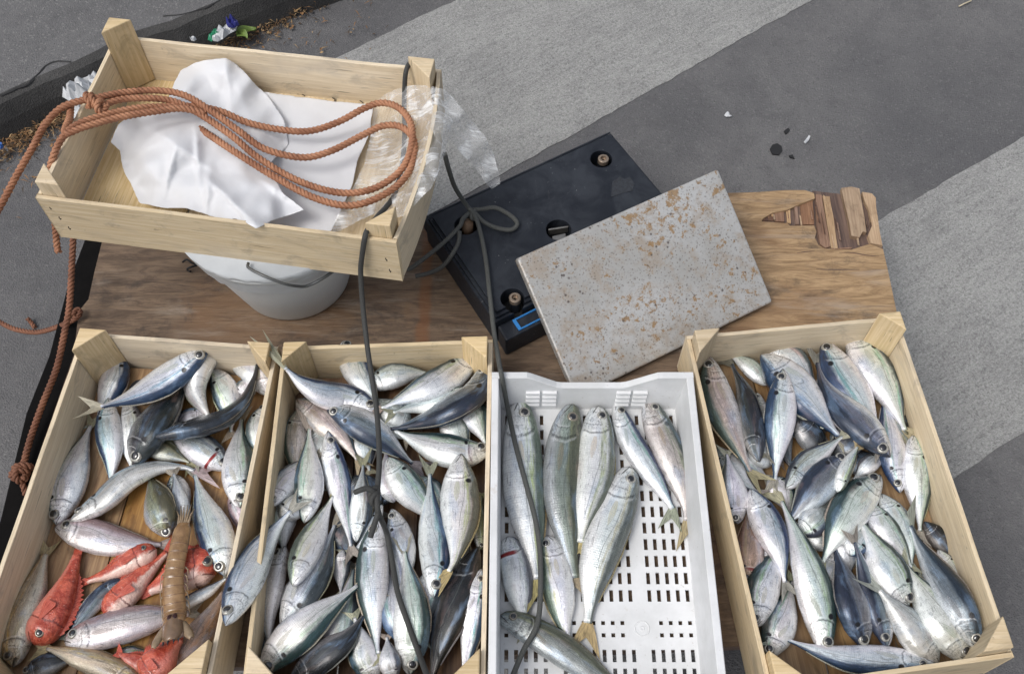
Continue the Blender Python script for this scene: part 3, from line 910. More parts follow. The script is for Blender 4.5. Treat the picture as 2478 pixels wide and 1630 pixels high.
    # update the pile
    for i in range(NS):
        tt = T_[i].copy(); tt.z = 0; tt.normalize()
        pr = Vector((-tt.y, tt.x, 0))
        hw = horiz * half[i]
        for o in np.linspace(-0.95, 0.95, 13):
            q = P[i] + pr * (hw * o)
            ii = int((q.y - HM_Y0) / HM_D); jj = int((q.x - HM_X0) / HM_D)
            if 0 <= ii < HM.shape[0] and 0 <= jj < HM.shape[1]:
                HM[ii, jj] = max(HM[ii, jj], zc[i] + th[i] * math.sqrt(1 - o * o))
    return root
# ------------------------------------------------------------------ ground, pavement, markings
BZ = 0.185            # top of the old board
HM[:] = BZ + 0.010

def ragged(poly, step, amp, seed=0):
    out = []
    n = len(poly)
    for i in range(n):
        a, b = Vector(poly[i]), Vector(poly[(i + 1) % n])
        d = b - a
        m = max(1, int(d.length / step))
        nrm = Vector((-d.y, d.x)).normalized()
        for k in range(m):
            p = a + d * (k / m)
            o = (noise.noise(Vector((p.x * 9, p.y * 9, seed))) + 0.6 * noise.noise(Vector((p.x * 40, p.y * 40, seed + 3)))) * amp
            out.append(p + nrm * o)
    return out

def ground_sheet():
    mb = MB()
    mb.face([(-150, -150, 0), (150, -150, 0), (150, 150, 0), (-150, 150, 0)])
    o = mb.build('road', M['asphalt']); tag(o, kind='structure')
    # worn crossing stripes
    a1, a2 = at(830, 130, 0.004).xy, at(1040, 0, 0.004).xy
    b1, b2 = at(1480, 270, 0.004).xy, at(1960, 0, 0.004).xy
    d = (b2 - b1).normalized()
    def strip(p, q, l0, l1, seed):
        return ragged([p + d * l0, q + d * l0, q + d * l1, p + d * l1], 0.02, 0.005, seed)
    mb = MB(); mb.prism(strip(b1, a1 + d * ((b1 - a1).dot(d)), -0.88, 2.2, 1), 0.0003, 0.0016)
    # the far stripe follows its own upper edge
    o = mb.build('road_marking', M['worn_paint']); tag(o, kind='structure')
    c1, c2 = at(2130, 530, 0.004).xy, at(2478, 330, 0.004).xy
    e1 = at(2478, 1040, 0.004).xy
    d2 = (c2 - c1).normalized(); n2 = Vector((d2.y, -d2.x))
    wd = (e1 - c1).dot(n2)
    p0 = c1
    mb = MB(); mb.prism(ragged([p0 - d2 * 1.5, p0 - d2 * 1.5 + n2 * wd, p0 + d2 * 2 + n2 * wd, p0 + d2 * 2], 0.02, 0.005, 5), 0.0003, 0.0016)
    o = mb.build('road_marking', M['worn_paint']); tag(o, kind='structure')
    # raised pavement
    PH = 0.085
    edge_px = [(-260, 372), (-120, 300), (0, 247), (60, 218), (105, 196), (175, 166), (235, 138), (300, 106), (420, 58), (544, 14), (680, -42)]
    edge = [at(u, v, PH).xy for u, v in edge_px]
    de = (edge[-1] - edge[-3]).normalized(); ds = (edge[0] - edge[2]).normalized()
    edge = [edge[0] + ds * 6] + edge + [edge[-1] + de * 6]
    fine = []
    for i in range(len(edge) - 1):
        m = max(1, int((edge[i + 1] - edge[i]).length / 0.03))
        for k in range(min(m, 60)):
            p = edge[i].lerp(edge[i + 1], k / min(m, 60))
            o_ = noise.noise(Vector((p.x * 7, p.y * 7, 3))) * 0.010 + noise.noise(Vector((p.x * 30, p.y * 30, 8))) * 0.005
            fine.append(p + Vector((-0.6, 0.8)) * o_)
    fine.append(edge[-1])
    inner = [p + Vector((-0.55, 0.84)) * 0.018 for p in fine]
    far = [fine[-1] + Vector((0, 12)), fine[0] + Vector((-12, 12))]
    mb = MB(); mb.prism(inner + far, 0.0, PH)
    tag(mb.build('pavement', M['pavement_asphalt']), kind='structure')
    mb = MB()
    n = len(fine)
    rows = []
    for i in range(n):
        p, q = fine[i], inner[i]
        f2 = p + Vector((0.55, -0.84)) * 0.012
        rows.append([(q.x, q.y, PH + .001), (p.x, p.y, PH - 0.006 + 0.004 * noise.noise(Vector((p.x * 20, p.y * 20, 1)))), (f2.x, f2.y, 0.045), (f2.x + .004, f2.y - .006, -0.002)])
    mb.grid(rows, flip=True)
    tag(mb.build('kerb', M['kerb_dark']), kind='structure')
    # crack lines in the pavement
    def crack(pts, wd):
        path = path3([(u, v, PH + 0.0005) for u, v in pts], 0.008)
        m = MB(); rows = []
        for i, p in enumerate(path):
            t = (path[min(i + 1, len(path) - 1)] - path[max(0, i - 1)]).normalized()
            nn = Vector((-t.y, t.x, 0))
            ww = wd * (0.5 + 0.9 * abs(noise.noise(p * 60)))
            j = nn * noise.noise(p * 35 + Vector((4, 4, 4))) * 0.006
            rows.append([p + j - nn * ww, p + j + Vector((0, 0, 0.0012)), p + j + nn * ww])
        m.grid(rows)
        tag(m.build('pavement_crack', M['tar']), kind='structure')
    crack([(0, 232), (38, 215), (66, 204), (82, 185), (104, 165), (140, 151), (172, 150)], 0.0035)
    crack([(395, 40), (430, 36), (470, 28), (520, 8), (560, -20)], 0.003)
ground_sheet()

def litter():
    rnd = random.Random(5)
    band = [(-60, 372), (0, 345), (60, 318), (120, 285), (190, 250), (300, 190), (400, 135), (480, 108), (560, 78), (620, 52), (680, 22), (740, -15), (800, -50)]
    q, L = catmull([(u, v, 0) for u, v in band], 200)
    mb = MB()
    for i in range(6500):
        k = rnd.randrange(200)
        sg = rnd.gauss(0, 0.34)
        u, v = q[k][0] + sg * 26 + rnd.uniform(-8, 8), q[k][1] + sg * 62
        if i % 16 == 0:
            u += rnd.uniform(-160, 200); v += rnd.uniform(10, 120)
        p = at(u, v, 0.004 + abs(rnd.gauss(0, 0.006)) * (1 if abs(sg) < .5 else .3))
        ang = rnd.uniform(0, 6.28)
        needle = rnd.random() < 0.72
        l = rnd.uniform(0.008, 0.026) if needle else rnd.uniform(0.004, 0.010)
        wd = rnd.uniform(0.0007, 0.0014) if needle else l * rnd.uniform(0.3, 0.6)
        a = Vector((math.cos(ang), math.sin(ang), rnd.uniform(-.15, .35))).normalized(); b = Vector((-a.y, a.x, rnd.uniform(-.4, .4))).normalized()
        up = Vector((0, 0, 1)) * l * 0.15
        mi = rnd.choice([0, 0, 1, 2, 2])
        mb.face([p - a * l * .5, p - b * wd + up, p + a * l * .5, p + b * wd + up], mi=mi)
    o = mb.build('leaf_litter', [M['leaf_brown'], M['leaf_tan'], M['leaf_dark']], merge=False)
    tag(o, 'brown dry leaves and needles lying in the gutter along the kerb', 'leaf litter', kind='stuff')
    # a few bigger leaves
    def leaf(u, v, l, ang, mat, label, z=0.012):
        mb = MB(); c = at(u, v, z)
        rows = []
        for i in range(9):
            f = i / 8
            wd = l * 0.33 * math.sin(math.pi * (0.04 + 0.94 * f)) ** 0.8
            x = (f - .5) * l
            rows.append([Vector((x, wd * s_, 0.004 * math.sin(f * 5 + s_) + 0.006 * abs(s_))) for s_ in (-1, -.5, 0, .5, 1)])
        R_ = Matrix.Rotation(ang, 3, 'Z')
        mb.grid([[c + R_ @ p for p in r] for r in rows])
        o = mb.build('leaf', M[mat], loc=c, smooth=True); tag(o, label, 'leaf', 'larger leaves among the gutter litter')
    leaf(660, 36, 0.045, 0.6, 'leaf_orange', 'orange dry leaf among the gutter litter beside the dark kerb')
    leaf(649, 45, 0.03, 2.1, 'leaf_tan', 'small pale tan leaf just below the orange leaf in the gutter')
    leaf(622, 52, 0.028, 1.2, 'leaf_green', 'small green leaf in the gutter below the orange leaf')
    leaf(598, 76, 0.04, 0.3, 'leaf_green', 'yellowish green leaf lying right of the white and navy wrapper', 0.03)
    leaf(586, 86, 0.034, 2.4, 'leaf_green', 'green leaf half under the white and navy wrapper', 0.034)
    leaf(722, 22, 0.035, 0.9, 'leaf_tan', 'pale leaf at the top of the gutter litter by the crossing', 0.01)
    leaf(704, 12, 0.05, 0.7, 'straw', 'long pale dry leaf at the top edge of the gutter litter', 0.01)
litter()

def crumple(name, pts, mats, label, cat, hgt=0.02, seed=1, fold=1.0, z0=0.003, parent=None):
    """small crumpled wrapper: a folded sheet with real height"""
    poly = [at(u, v, z0) for u, v in pts]
    c = sum(poly, Vector()) / len(poly)
    P2 = [Vector((p.x, p.y)) for p in poly]
    vv = list(P2); ee = [(i, (i + 1) % len(P2)) for i in range(len(P2))]
    x0, x1 = min(p.x for p in P2), max(p.x for p in P2); y0, y1 = min(p.y for p in P2), max(p.y for p in P2)
    st = max((x1 - x0), (y1 - y0)) / 16
    rnd = random.Random(seed)
    y = y0
    while y < y1:
        x = x0
        while x < x1:
            vv.append(Vector((x + rnd.uniform(-.3, .3) * st, y + rnd.uniform(-.3, .3) * st))); x += st
        y += st
    ov, oe, of, *_ = delaunay_2d_cdt(vv, ee, [], 1, 1e-7)
    mb = MB()
    Z = []
    for p in ov:
        dmin = min((p - a).length for a in P2)
        h = abs(noise.noise(Vector((p.x * 55, p.y * 55, seed)))) * 1.3 + abs(noise.noise(Vector((p.x * 120, p.y * 120, seed + 9)))) * .5
        Z.append(Vector((p.x, p.y, z0 + hgt * h * min(1, 0.35 + dmin / (st * 4)))))
    for f in of:
        mb.face([Z[i] for i in f], mi=0)
    o = mb.build(name, mats, parent, loc=c)
    if not parent: tag(o, label, cat)
    return o
w1 = crumple('wrapper', [(512, 100), (520, 88), (540, 72), (552, 62), (575, 66), (572, 76), (555, 86), (540, 98), (528, 104)], [M['litter_white']], 'crumpled white wrapper with navy end and green scrap against the kerb', 'litter', 0.022, 3, z0=0.045)
crumple('wrapper_end', [(549, 62), (556, 52), (574, 52), (580, 64), (568, 70), (553, 68)], [M['litter_navy']], None, None, 0.03, 4, parent=w1, z0=0.056)
crumple('wrapper_scrap', [(503, 98), (512, 80), (528, 71), (536, 76), (524, 90), (512, 102)], [M['litter_green']], None, None, 0.012, 5, parent=w1, z0=0.048)
w2 = crumple('wrapper', [(3, 356), (14, 354), (24, 362), (22, 374), (12, 378), (4, 370)], [M['litter_white']], 'small white and blue paper scrap at the left edge of the gutter', 'litter', 0.016, 6)
crumple('wrapper_scrap', [(0, 352), (8, 348), (10, 360), (2, 366)], [M['litter_blue']], None, None, 0.014, 7, parent=w2, z0=0.01)
crumple('plastic_bag', [(155, 243), (162, 226), (185, 210), (205, 200), (238, 185), (246, 196), (240, 240), (205, 285), (180, 292), (186, 262), (165, 250)], [M['litter_white']], 'white crumpled plastic bag lying on the ground behind the empty crate', 'plastic bag', 0.06, 8, z0=0.05)
for (u, v), lb in (((468, 96), 'small white pebble on the dark kerb behind the empty crate'),):
    crumple('pebble', [(u - 7, v), (u - 3, v - 5), (u + 5, v - 5), (u + 8, v + 1), (u + 3, v + 6), (u - 4, v + 5)], [M['litter_white']], lb, 'pebble', 0.02, 11, z0=0.055)
crumple('paper_scrap', [(1752, 280), (1757, 273), (1762, 272), (1766, 279), (1772, 282), (1765, 284), (1757, 284)], [M['litter_white']], 'pale paper scrap with frayed ends on the asphalt above the metal plate', 'litter', 0.008, 12)
crumple('paper_scrap', [(1944, 346), (1950, 338), (1957, 328), (1961, 330), (1957, 340), (1949, 349)], [M['litter_white']], 'thin white curled scrap on the asphalt right of the tar spot', 'litter', 0.008, 13)
mb = MB()
mb.tube(path3([(2320, 16, .004), (2334, 9, .007), (2350, 2, .004)], 0.01), 0.0016, 6)
tag(mb.build('straw', M['straw'], loc=at(2334, 9, 0)), 'single pale straw on the asphalt at the top right of the picture', 'straw')
for pl, lb in (([(1862, 362), (1868, 352), (1880, 349), (1890, 356), (1892, 368), (1884, 377), (1868, 375)], 'largest black tar spot stuck on the asphalt above the broken board corner'),
               ([(1898, 320), (1906, 312), (1910, 316), (1902, 326)], 'small black tar speck above the largest tar spot'),
               ([(1908, 378), (1918, 376), (1922, 386), (1912, 384)], 'small black tar speck lower right of the largest tar spot')):
    mb = MB()
    mb.prism(ragged([at(u, v, 0).xy for u, v in pl], 0.004, 0.002, 2), -0.001, 0.003)
    tag(mb.build('tar_spot', M['tar'], loc=at(*pl[0], 0)), lb, 'tar spot', 'tar spots on the asphalt')

# ------------------------------------------------------------------ trolley and board
def trolley():
    root = empty('trolley', at(900, 900, 0.0) * 1.0, 'low black trolley under the old wooden board', 'trolley')
    root.location.z = 0
    L_ = [at(u, v, 0.1625).xy for u, v in ((206, 574), (165, 682), (118, 859), (62, 1000), (0, 1255))]
    dl = (L_[-1] - L_[1]).normalized()
    xs = 0.60
    poly = L_ + [L_[-1] + dl * 0.12, Vector((xs, 0.40)), Vector((xs, 0.98))]
    mb = MB(); mb.prism(poly, 0.085, 0.1625)
    mb.build('bed', M['black_frame'], root, bevel=0.003)
    for x, y in ((-0.6, 0.45), (0.5, 0.45), (-0.58, 0.9), (0.5, 0.9)):
        mb = MB()
        mb.tube([(x - .015, y, 0.042), (x + .015, y, 0.042)], 0.0415, 20)
        wl = mb.build('wheel', M['black_plastic'], root)
        mb = MB(); mb.prism([Vector((x - .022, y - .02)), Vector((x + .022, y - .02)), Vector((x + .022, y + .02)), Vector((x - .022, y + .02))], 0.0838, 0.0849)
        mb.build('wheel_bracket', M['steel_grey'], root)
    return root
trolley()

def board():
    root = empty('wooden_board', at(1200, 720, 0.16), 'old brown plywood board with a splintered far right corner under crates and scale', 'board')
    Pz = lambda pts, z: [at(u, v, z).xy for u, v in pts]
    near = [Vector((0.64, 0.335)), at(-95, 1640, BZ).xy]
    left = Pz([(190, 760), (196, 746), (214, 724), (228, 660), (247, 584)], BZ)
    nl = Pz([(-86, 1600), (0, 1372), (100, 1084), (178, 860)], BZ)
    # far edge is hidden behind the crate and the scale between these points
    far = Pz([(1765, 467), (1830, 465), (1900, 460), (1947, 460), (1966, 466)], BZ)
    split = Pz([(1970, 468), (1972, 480), (1935, 494), (1905, 508), (1870, 515), (1847, 528), (1842, 536), (1905, 540), (1912, 546), (1970, 546), (1976, 560), (1972, 575), (1980, 592), (1995, 602), (2060, 604), (2105, 590), (2137, 603)], BZ)
    right = Pz([(2150, 660), (2172, 765)], BZ)
    mid_far = [left[-1].lerp(far[0], t) for t in (0.3, 0.6, 0.85)]
    top = near + nl + left + mid_far + far + split + right
    mb = MB(); mb.prism(top, BZ - 0.005, BZ, (1, 0))
    mb.build('top_veneer', M['board_top'], root)
    corner = Pz([(1966, 462), (2035, 470), (2108, 474), (2116, 500), (2126, 560), (2137, 603)], BZ - .006)
    core = near + nl + left + mid_far + far + corner + right
    mb = MB(); mb.prism(core, BZ - 0.0225, BZ - 0.0055, (0, 1))
    mb.build('core_ply', M['old_ply_dark'], root)
    def strip(pts, dz, mat, z0=-0.0053):
        mb = MB(); mb.prism(ragged([p for p in Pz(pts, BZ + dz)], 0.004, 0.0011, len(pts)), BZ + z0, BZ + dz, (0.05, 1))
        mb.build('ply_strip', M[mat], root)
    strip([(1974, 470), (1988, 472), (1996, 520), (2004, 560), (2010, 595), (1998, 600), (1984, 590), (1976, 540)], -0.001, 'old_ply_red')
    strip([(1990, 474), (2008, 475), (2018, 530), (2027, 600), (2012, 600), (2002, 545)], -0.002, 'old_ply_light')
    strip([(2036, 455), (2060, 451), (2080, 456), (2086, 490), (2093, 530), (2097, 562), (2088, 560), (2080, 574), (2060, 570), (2053, 530), (2044, 490)], 0.003, 'old_ply_light')
    strip([(2086, 464), (2110, 468), (2119, 478), (2120, 500), (2126, 540), (2136, 594), (2106, 588), (2100, 570), (2110, 545), (2102, 505), (2092, 486)], 0.0012, 'old_ply_light')
    strip([(2012, 604 - 3), (2062, 598), (2060, 602), (2012, 603)], -0.0022, 'old_ply_red')
    strip([(1850, 520), (1872, 516), (1872, 534), (1846, 534)], -0.0035, 'old_ply_dark')
    strip([(1874, 515), (1896, 508), (1898, 536), (1875, 535)], -0.0022, 'old_ply_red')
    strip([(1902, 506), (1912, 504), (1914, 540), (1905, 538)], -0.003, 'old_ply_light')
    strip([(1922, 502), (1930, 498), (1934, 542), (1925, 542)], -0.002, 'old_ply_red')
    strip([(1936, 496), (1966, 485), (1970, 543), (1940, 543)], -0.0032, 'old_ply_red')
    # thin splinters standing off the torn layers
    rs_ = random.Random(21)
    for i in range(26):
        u = rs_.uniform(1968, 2118); v0 = rs_.uniform(464, 570); l_ = rs_.uniform(14, 60)
        if i > 17: u, v0, l_ = rs_.uniform(1850, 1966), rs_.uniform(498, 520), rs_.uniform(10, 30)
        wd_ = rs_.uniform(1.2, 4.5)
        k_ = (u - 1980) / 1500
        z_ = BZ - .0045 + rs_.uniform(0.0005, .0045)
        p_ = [at(u, v0, z_), at(u + wd_, v0 + 3, z_ + .0006), at(u + wd_ * .8 + l_ * .18, v0 + l_, z_ + rs_.uniform(0, .003)), at(u - wd_ * .3 + l_ * .18, v0 + l_ * .93, z_)]
        mb = MB(); mb.face(p_[::-1], [(0, 0), (0.004, 0), (0.004, .05), (0, .05)])
        lo = [p + Vector((0, 0, -.0016)) for p in p_]
        for q_ in range(4): mb.face([p_[q_], p_[(q_ + 1) % 4], lo[(q_ + 1) % 4], lo[q_]])
        mb.build('splinter', M[rs_.choice(['old_ply_light', 'old_ply_red', 'old_ply_red', 'old_ply_dark'])], root)
    # open cracks in the top layer
    for pts in ([(2030, 611), (2060, 611), (2095, 617), (2128, 620)], [(1928, 612), (1950, 609), (1972, 607)], [(1975, 650), (2000, 652), (2080, 652)], [(2012, 622), (2016, 660)]):
        mb = MB(); pa = path3([(u, v, BZ + 0.0002) for u, v in pts], 0.005)
        rows = []
        for i, p in enumerate(pa):
            ww = 0.0010 * math.sin(math.pi * (0.1 + 0.8 * i / (len(pa) - 1)))
            rows.append([p + Vector((0, -ww, 0)), p + Vector((0, 0, .0003)), p + Vector((0, ww, 0))])
        mb.grid(rows, flip=True); mb.build('crack', M['old_ply_dark'], root)
board()

# ------------------------------------------------------------------ wooden crates
def plank(mb, P, Q, z0, z1, th, inward, bow=0.0, seed=0, nseg=16, rag=0.0012):
    d = (Q - P); L = d.length; t = d.normalized()
    rows = []
    for i in range(nseg + 1):
        f = i / nseg
        c = P + d * f - inward * (bow * 4 * f * (1 - f))
        zt = z1 + rag * (noise.noise(Vector((f * 6, seed, 0))) + .6 * noise.noise(Vector((f * 19, seed, 4))))
        rows.append(((c, z0), (c, zt), (c + inward * th, zt), (c + inward * th, z0), f * L))
    V = lambda q, z: Vector((q.x, q.y, z))
    h = z1 - z0
    for i in range(nseg):
        a, b = rows[i], rows[i + 1]
        ua, ub = a[4], b[4]
        for k, (v0, v1) in zip(range(4), ((0, h), (h, h + th), (h, 0), (0, -th))):
            p0, p1 = a[k], a[(k + 1) % 4]; q0, q1 = b[k], b[(k + 1) % 4]
            mb.face([V(*p0), V(*q0), V(*q1), V(*p1)][::-1], [(ua, v0), (ub, v0), (ub, v1), (ua, v1)][::-1])
    for r, fl in ((rows[0], True), (rows[-1], False)):
        q = [V(*r[k]) for k in range(4)]
        uv = [(0, 0), (h, 0), (h, th), (0, th)]
        if not fl: q.reverse(); uv.reverse()
        mb.face(q, uv)

def wood_crate(label, px, zr, zf, leg, post_h, bows=(0, 0, 0, 0), seed=0, skew=None, th=0.006):
    C = [at(u, v, zr).xy for u, v in px]           # far left, far right, near right, near left
    cen = sum(C, Vector((0, 0))) / 4
    root = empty('wooden_crate', (cen.x, cen.y, zf), label, 'crate', 'wooden fish crates')
    names = ['end_board', 'side_board', 'end_board', 'side_board']
    for i in range(4):
        P, Q = C[i], C[(i + 1) % 4]
        t = (Q - P).normalized()
        inw = Vector((t.y, -t.x))
        if (cen - P).dot(inw) < 0: inw = -inw
        # end boards run full length, side boards butt between them
        if i % 2: P, Q = P + t * (th + 0.0006), Q - t * (th + 0.0006)
        mb = MB(); plank(mb, P, Q, zf - 0.004, zr, th, inw, bows[i], seed + i * 3.3)
        mb.build(names[i], M['crate_wood'], root, bevel=0.0007)
    # floor of three thin boards
    a, b, c, d = [p + (cen - p).normalized() * (th * 1.9) for p in C]
    for k in range(3):
        f0, f1 = k / 3 + 0.004, (k + 1) / 3 - 0.004
        poly = [a.lerp(b, f0), a.lerp(b, f1), d.lerp(c, f1), d.lerp(c, f0)]
        mb = MB(); mb.prism(poly, zf, zf + 0.004 + 0.0004 * k, (a - d))
        mb.build('floor_board', M[{1: 'floor_wood', 2: 'floor_wet_shade', 3: 'floor_mid', 4: 'floor_dry'}[seed]], root)
    for i in range(4):
        t1 = (C[(i + 1) % 4] - C[i]).normalized(); t2 = (C[(i - 1) % 4] - C[i]).normalized()
        o = C[i] + (t1 + t2) * (th + 0.0008)
        lg = leg * (1 + 0.12 * math.sin(seed * 3 + i * 2.1))
        mb = MB()
        tri = [o, o + t1 * lg, o + t2 * lg]
        z1 = zr + post_h[i]
        n1 = len(mb.f)
        area = (tri[1] - tri[0]).x * (tri[2] - tri[0]).y - (tri[1] - tri[0]).y * (tri[2] - tri[0]).x
        if area < 0: tri = [tri[0], tri[2], tri[1]]
        zb = zf + 0.0055
        q = [Vector((p.x, p.y, 0)) for p in tri]
        up = lambda p, z: Vector((p.x, p.y, z))
        mb.face([up(p, z1) for p in q], [(p.x * 1.0, p.y * 1.0) for p in q])
        mb.face([up(p, zb) for p in reversed(q)])
        for k in range(3):
            p0, p1 = q[k], q[(k + 1) % 3]; l = (p1 - p0).length
            mb.face([up(p0, zb), up(p1, zb), up(p1, z1), up(p0, z1)], [(0, k * .1), (0, k * .1 + l), (z1 - zb, k * .1 + l), (z1 - zb, k * .1)])
        mb.build('corner_post', M['post_wood'], root, bevel=0.0015)
    return root, C

def staple(root, u, v, z, ang, l=0.009, vertical=False):
    mb = MB(); p = at(u, v, z)
    a = Vector((math.cos(ang), math.sin(ang), 0)) if not vertical else Vector((0.35, -0.15, -1)).normalized()
    up = Vector((0, 0, 1)) if not vertical else Vector((0, -1, 0))
    mb.tube([p - a * l / 2 - up * .001, p - a * l / 2 + up * .0006, p + a * l / 2 + up * .0006, p + a * l / 2 - up * .001], 0.0007, 5)
    mb.build('staple', M['staple_metal'], root)

CZ, CR = BZ + 0.007, 0.278
left_crate, LC = wood_crate('left front wooden crate with blue backed fish and red fish', [(200, 803), (674, 838), (508, 1652), (-102, 1652)], CR, CZ, 0.038, (0.024, 0.022, 0.018, 0.02), seed=1)
mid_crate, MC = wood_crate('middle wooden crate heaped with fish left of the white plastic crate', [(684, 838), (1192, 821), (1174, 1652), (586, 1652)], CR, CZ, 0.034, (0.024, 0.022, 0.016, 0.02), seed=2)
right_crate, RC = wood_crate('right hand wooden crate full of scattered silver fish', [(1660, 812), (2172, 765), (2453, 1588), (1860, 1674)], CR, CZ, 0.036, (0.026, 0.026, 0.022, 0.02), seed=3)
ECZ, ECR = 0.386, 0.470
empty_crate, EC = wood_crate('empty wooden crate on the bucket with white sheets and rope in it', [(279, 84), (1068, 168), (959, 588), (86, 478)], ECR, ECZ, 0.036, (0.040, 0.026, 0.026, 0.026), bows=(0, 0.012, 0, 0.0), seed=4)
for u, v in ((250, 568), (429, 593), (635, 623)): staple(empty_crate, u, v, ECZ + 0.002, 0, 0.014, True)
for u, v in ((122, 503), (145, 528), (168, 552), (924, 603), (935, 628), (944, 655)): staple(empty_crate, u, v, ECR - 0.02, 0.2, 0.004, True)
for u, v, a_ in ((395, 186, 2.4), (423, 160, 1.9), (730, 228, 2.5), (803, 236, 2.4), (872, 245, 2.4), (250, 338, 1.0), (224, 342, 2.0), (782, 205, 1.9)): staple(empty_crate, u, v, ECZ + 0.006, a_, 0.012)

# ------------------------------------------------------------------ bucket under the crate
def bucket():
    c0 = at(690, 780, BZ); rb, rt = 0.090, 0.139
    cx, cy = c0.x + .006, c0.y + rb
    root = empty('bucket', (cx, cy, BZ), 'white plastic bucket carrying the empty crate, its wire handle hanging down', 'bucket')
    h = 0.1985
    mb = MB(); rows = []
    prof = [(0.0, 0.002), (rb * .8, 0.0012), (rb - .006, 0.001), (rb - .001, 0.005), (rb + .001, 0.012), (rb + (rt - rb) * .5, h * .5), (rt - .004, h - .03), (rt - .003, h - .022), (rt + .002, h - .02), (rt + .002, h - .012), (rt - .001, h - .010), (rt + .004, h - .008), (rt + .004, h), (rt - .002, h), (rt - .004, h - .006), (rb - .003, 0.012), (0.0, 0.010)]
    for r, z in prof:
        rows.append([(cx + r * math.cos(2 * math.pi * k / 72), cy + r * math.sin(2 * math.pi * k / 72), BZ + z) for k in range(72)])
    mb.grid(rows, closed=True)
    mb.build('shell', M['bucket_white'], root, smooth=True)
    # thin pale liner hanging over the rim
    mb = MB(); rows = []
    for j in range(5):
        row = []
        for k in range(120):
            a = 2 * math.pi * k / 120
            low = 0.055 + 0.012 * noise.noise(Vector((math.cos(a) * 3, math.sin(a) * 3, 1)))
            z = h + 0.001 - low * j / 4
            r = rb + (rt - rb) * (z / h) + .006 + 0.002 * noise.noise(Vector((a * 9, z * 20, 2)))
            row.append((cx + r * math.cos(a), cy + r * math.sin(a), BZ + z))
        rows.append(row)
    mb.grid(rows, closed=True, flip=True)
    mb.fan(rows[0], (cx, cy, BZ + h + .0008))
    mb.build('liner', M['liner_film'], root, smooth=True)
    def on_cone(u, v, off):
        z = BZ + h
        while z > BZ:
            p = at(u, v, z)
            r = rb + (rt - rb) * ((z - BZ) / h) + off
            if math.hypot(p.x - cx, p.y - cy) <= r: return p
            z -= 0.0005
        return at(u, v, BZ + .05)
    pts = [on_cone(u, v, .012) for u, v in ((601, 636), (602, 648), (640, 668), (690, 687), (728, 693), (748, 690), (780, 674), (830, 640))]
    pts = [p + (CAMP - p).normalized() * .010 for p in pts]
    q, _ = catmull(pts, 50)
    mb = MB(); mb.tube([Vector(p) for p in q], 0.0022, 8)
    mb.build('handle', M['wire_grey'], root, smooth=True)
bucket()
mb = MB()
q = path3([(442, 634, BZ + .004), (452, 628, BZ + .012), (464, 636, BZ + .010), (476, 642, BZ + .006), (462, 646, BZ + .012), (452, 652, BZ + .006), (462, 658, BZ + .004)], 0.003)
mb.tube(q, 0.0017, 6)
tag(mb.build('bent_wire', M['black_deep'], loc=at(455, 645, BZ), smooth=True), 'short bent black wire on the board left of the bucket', 'wire')

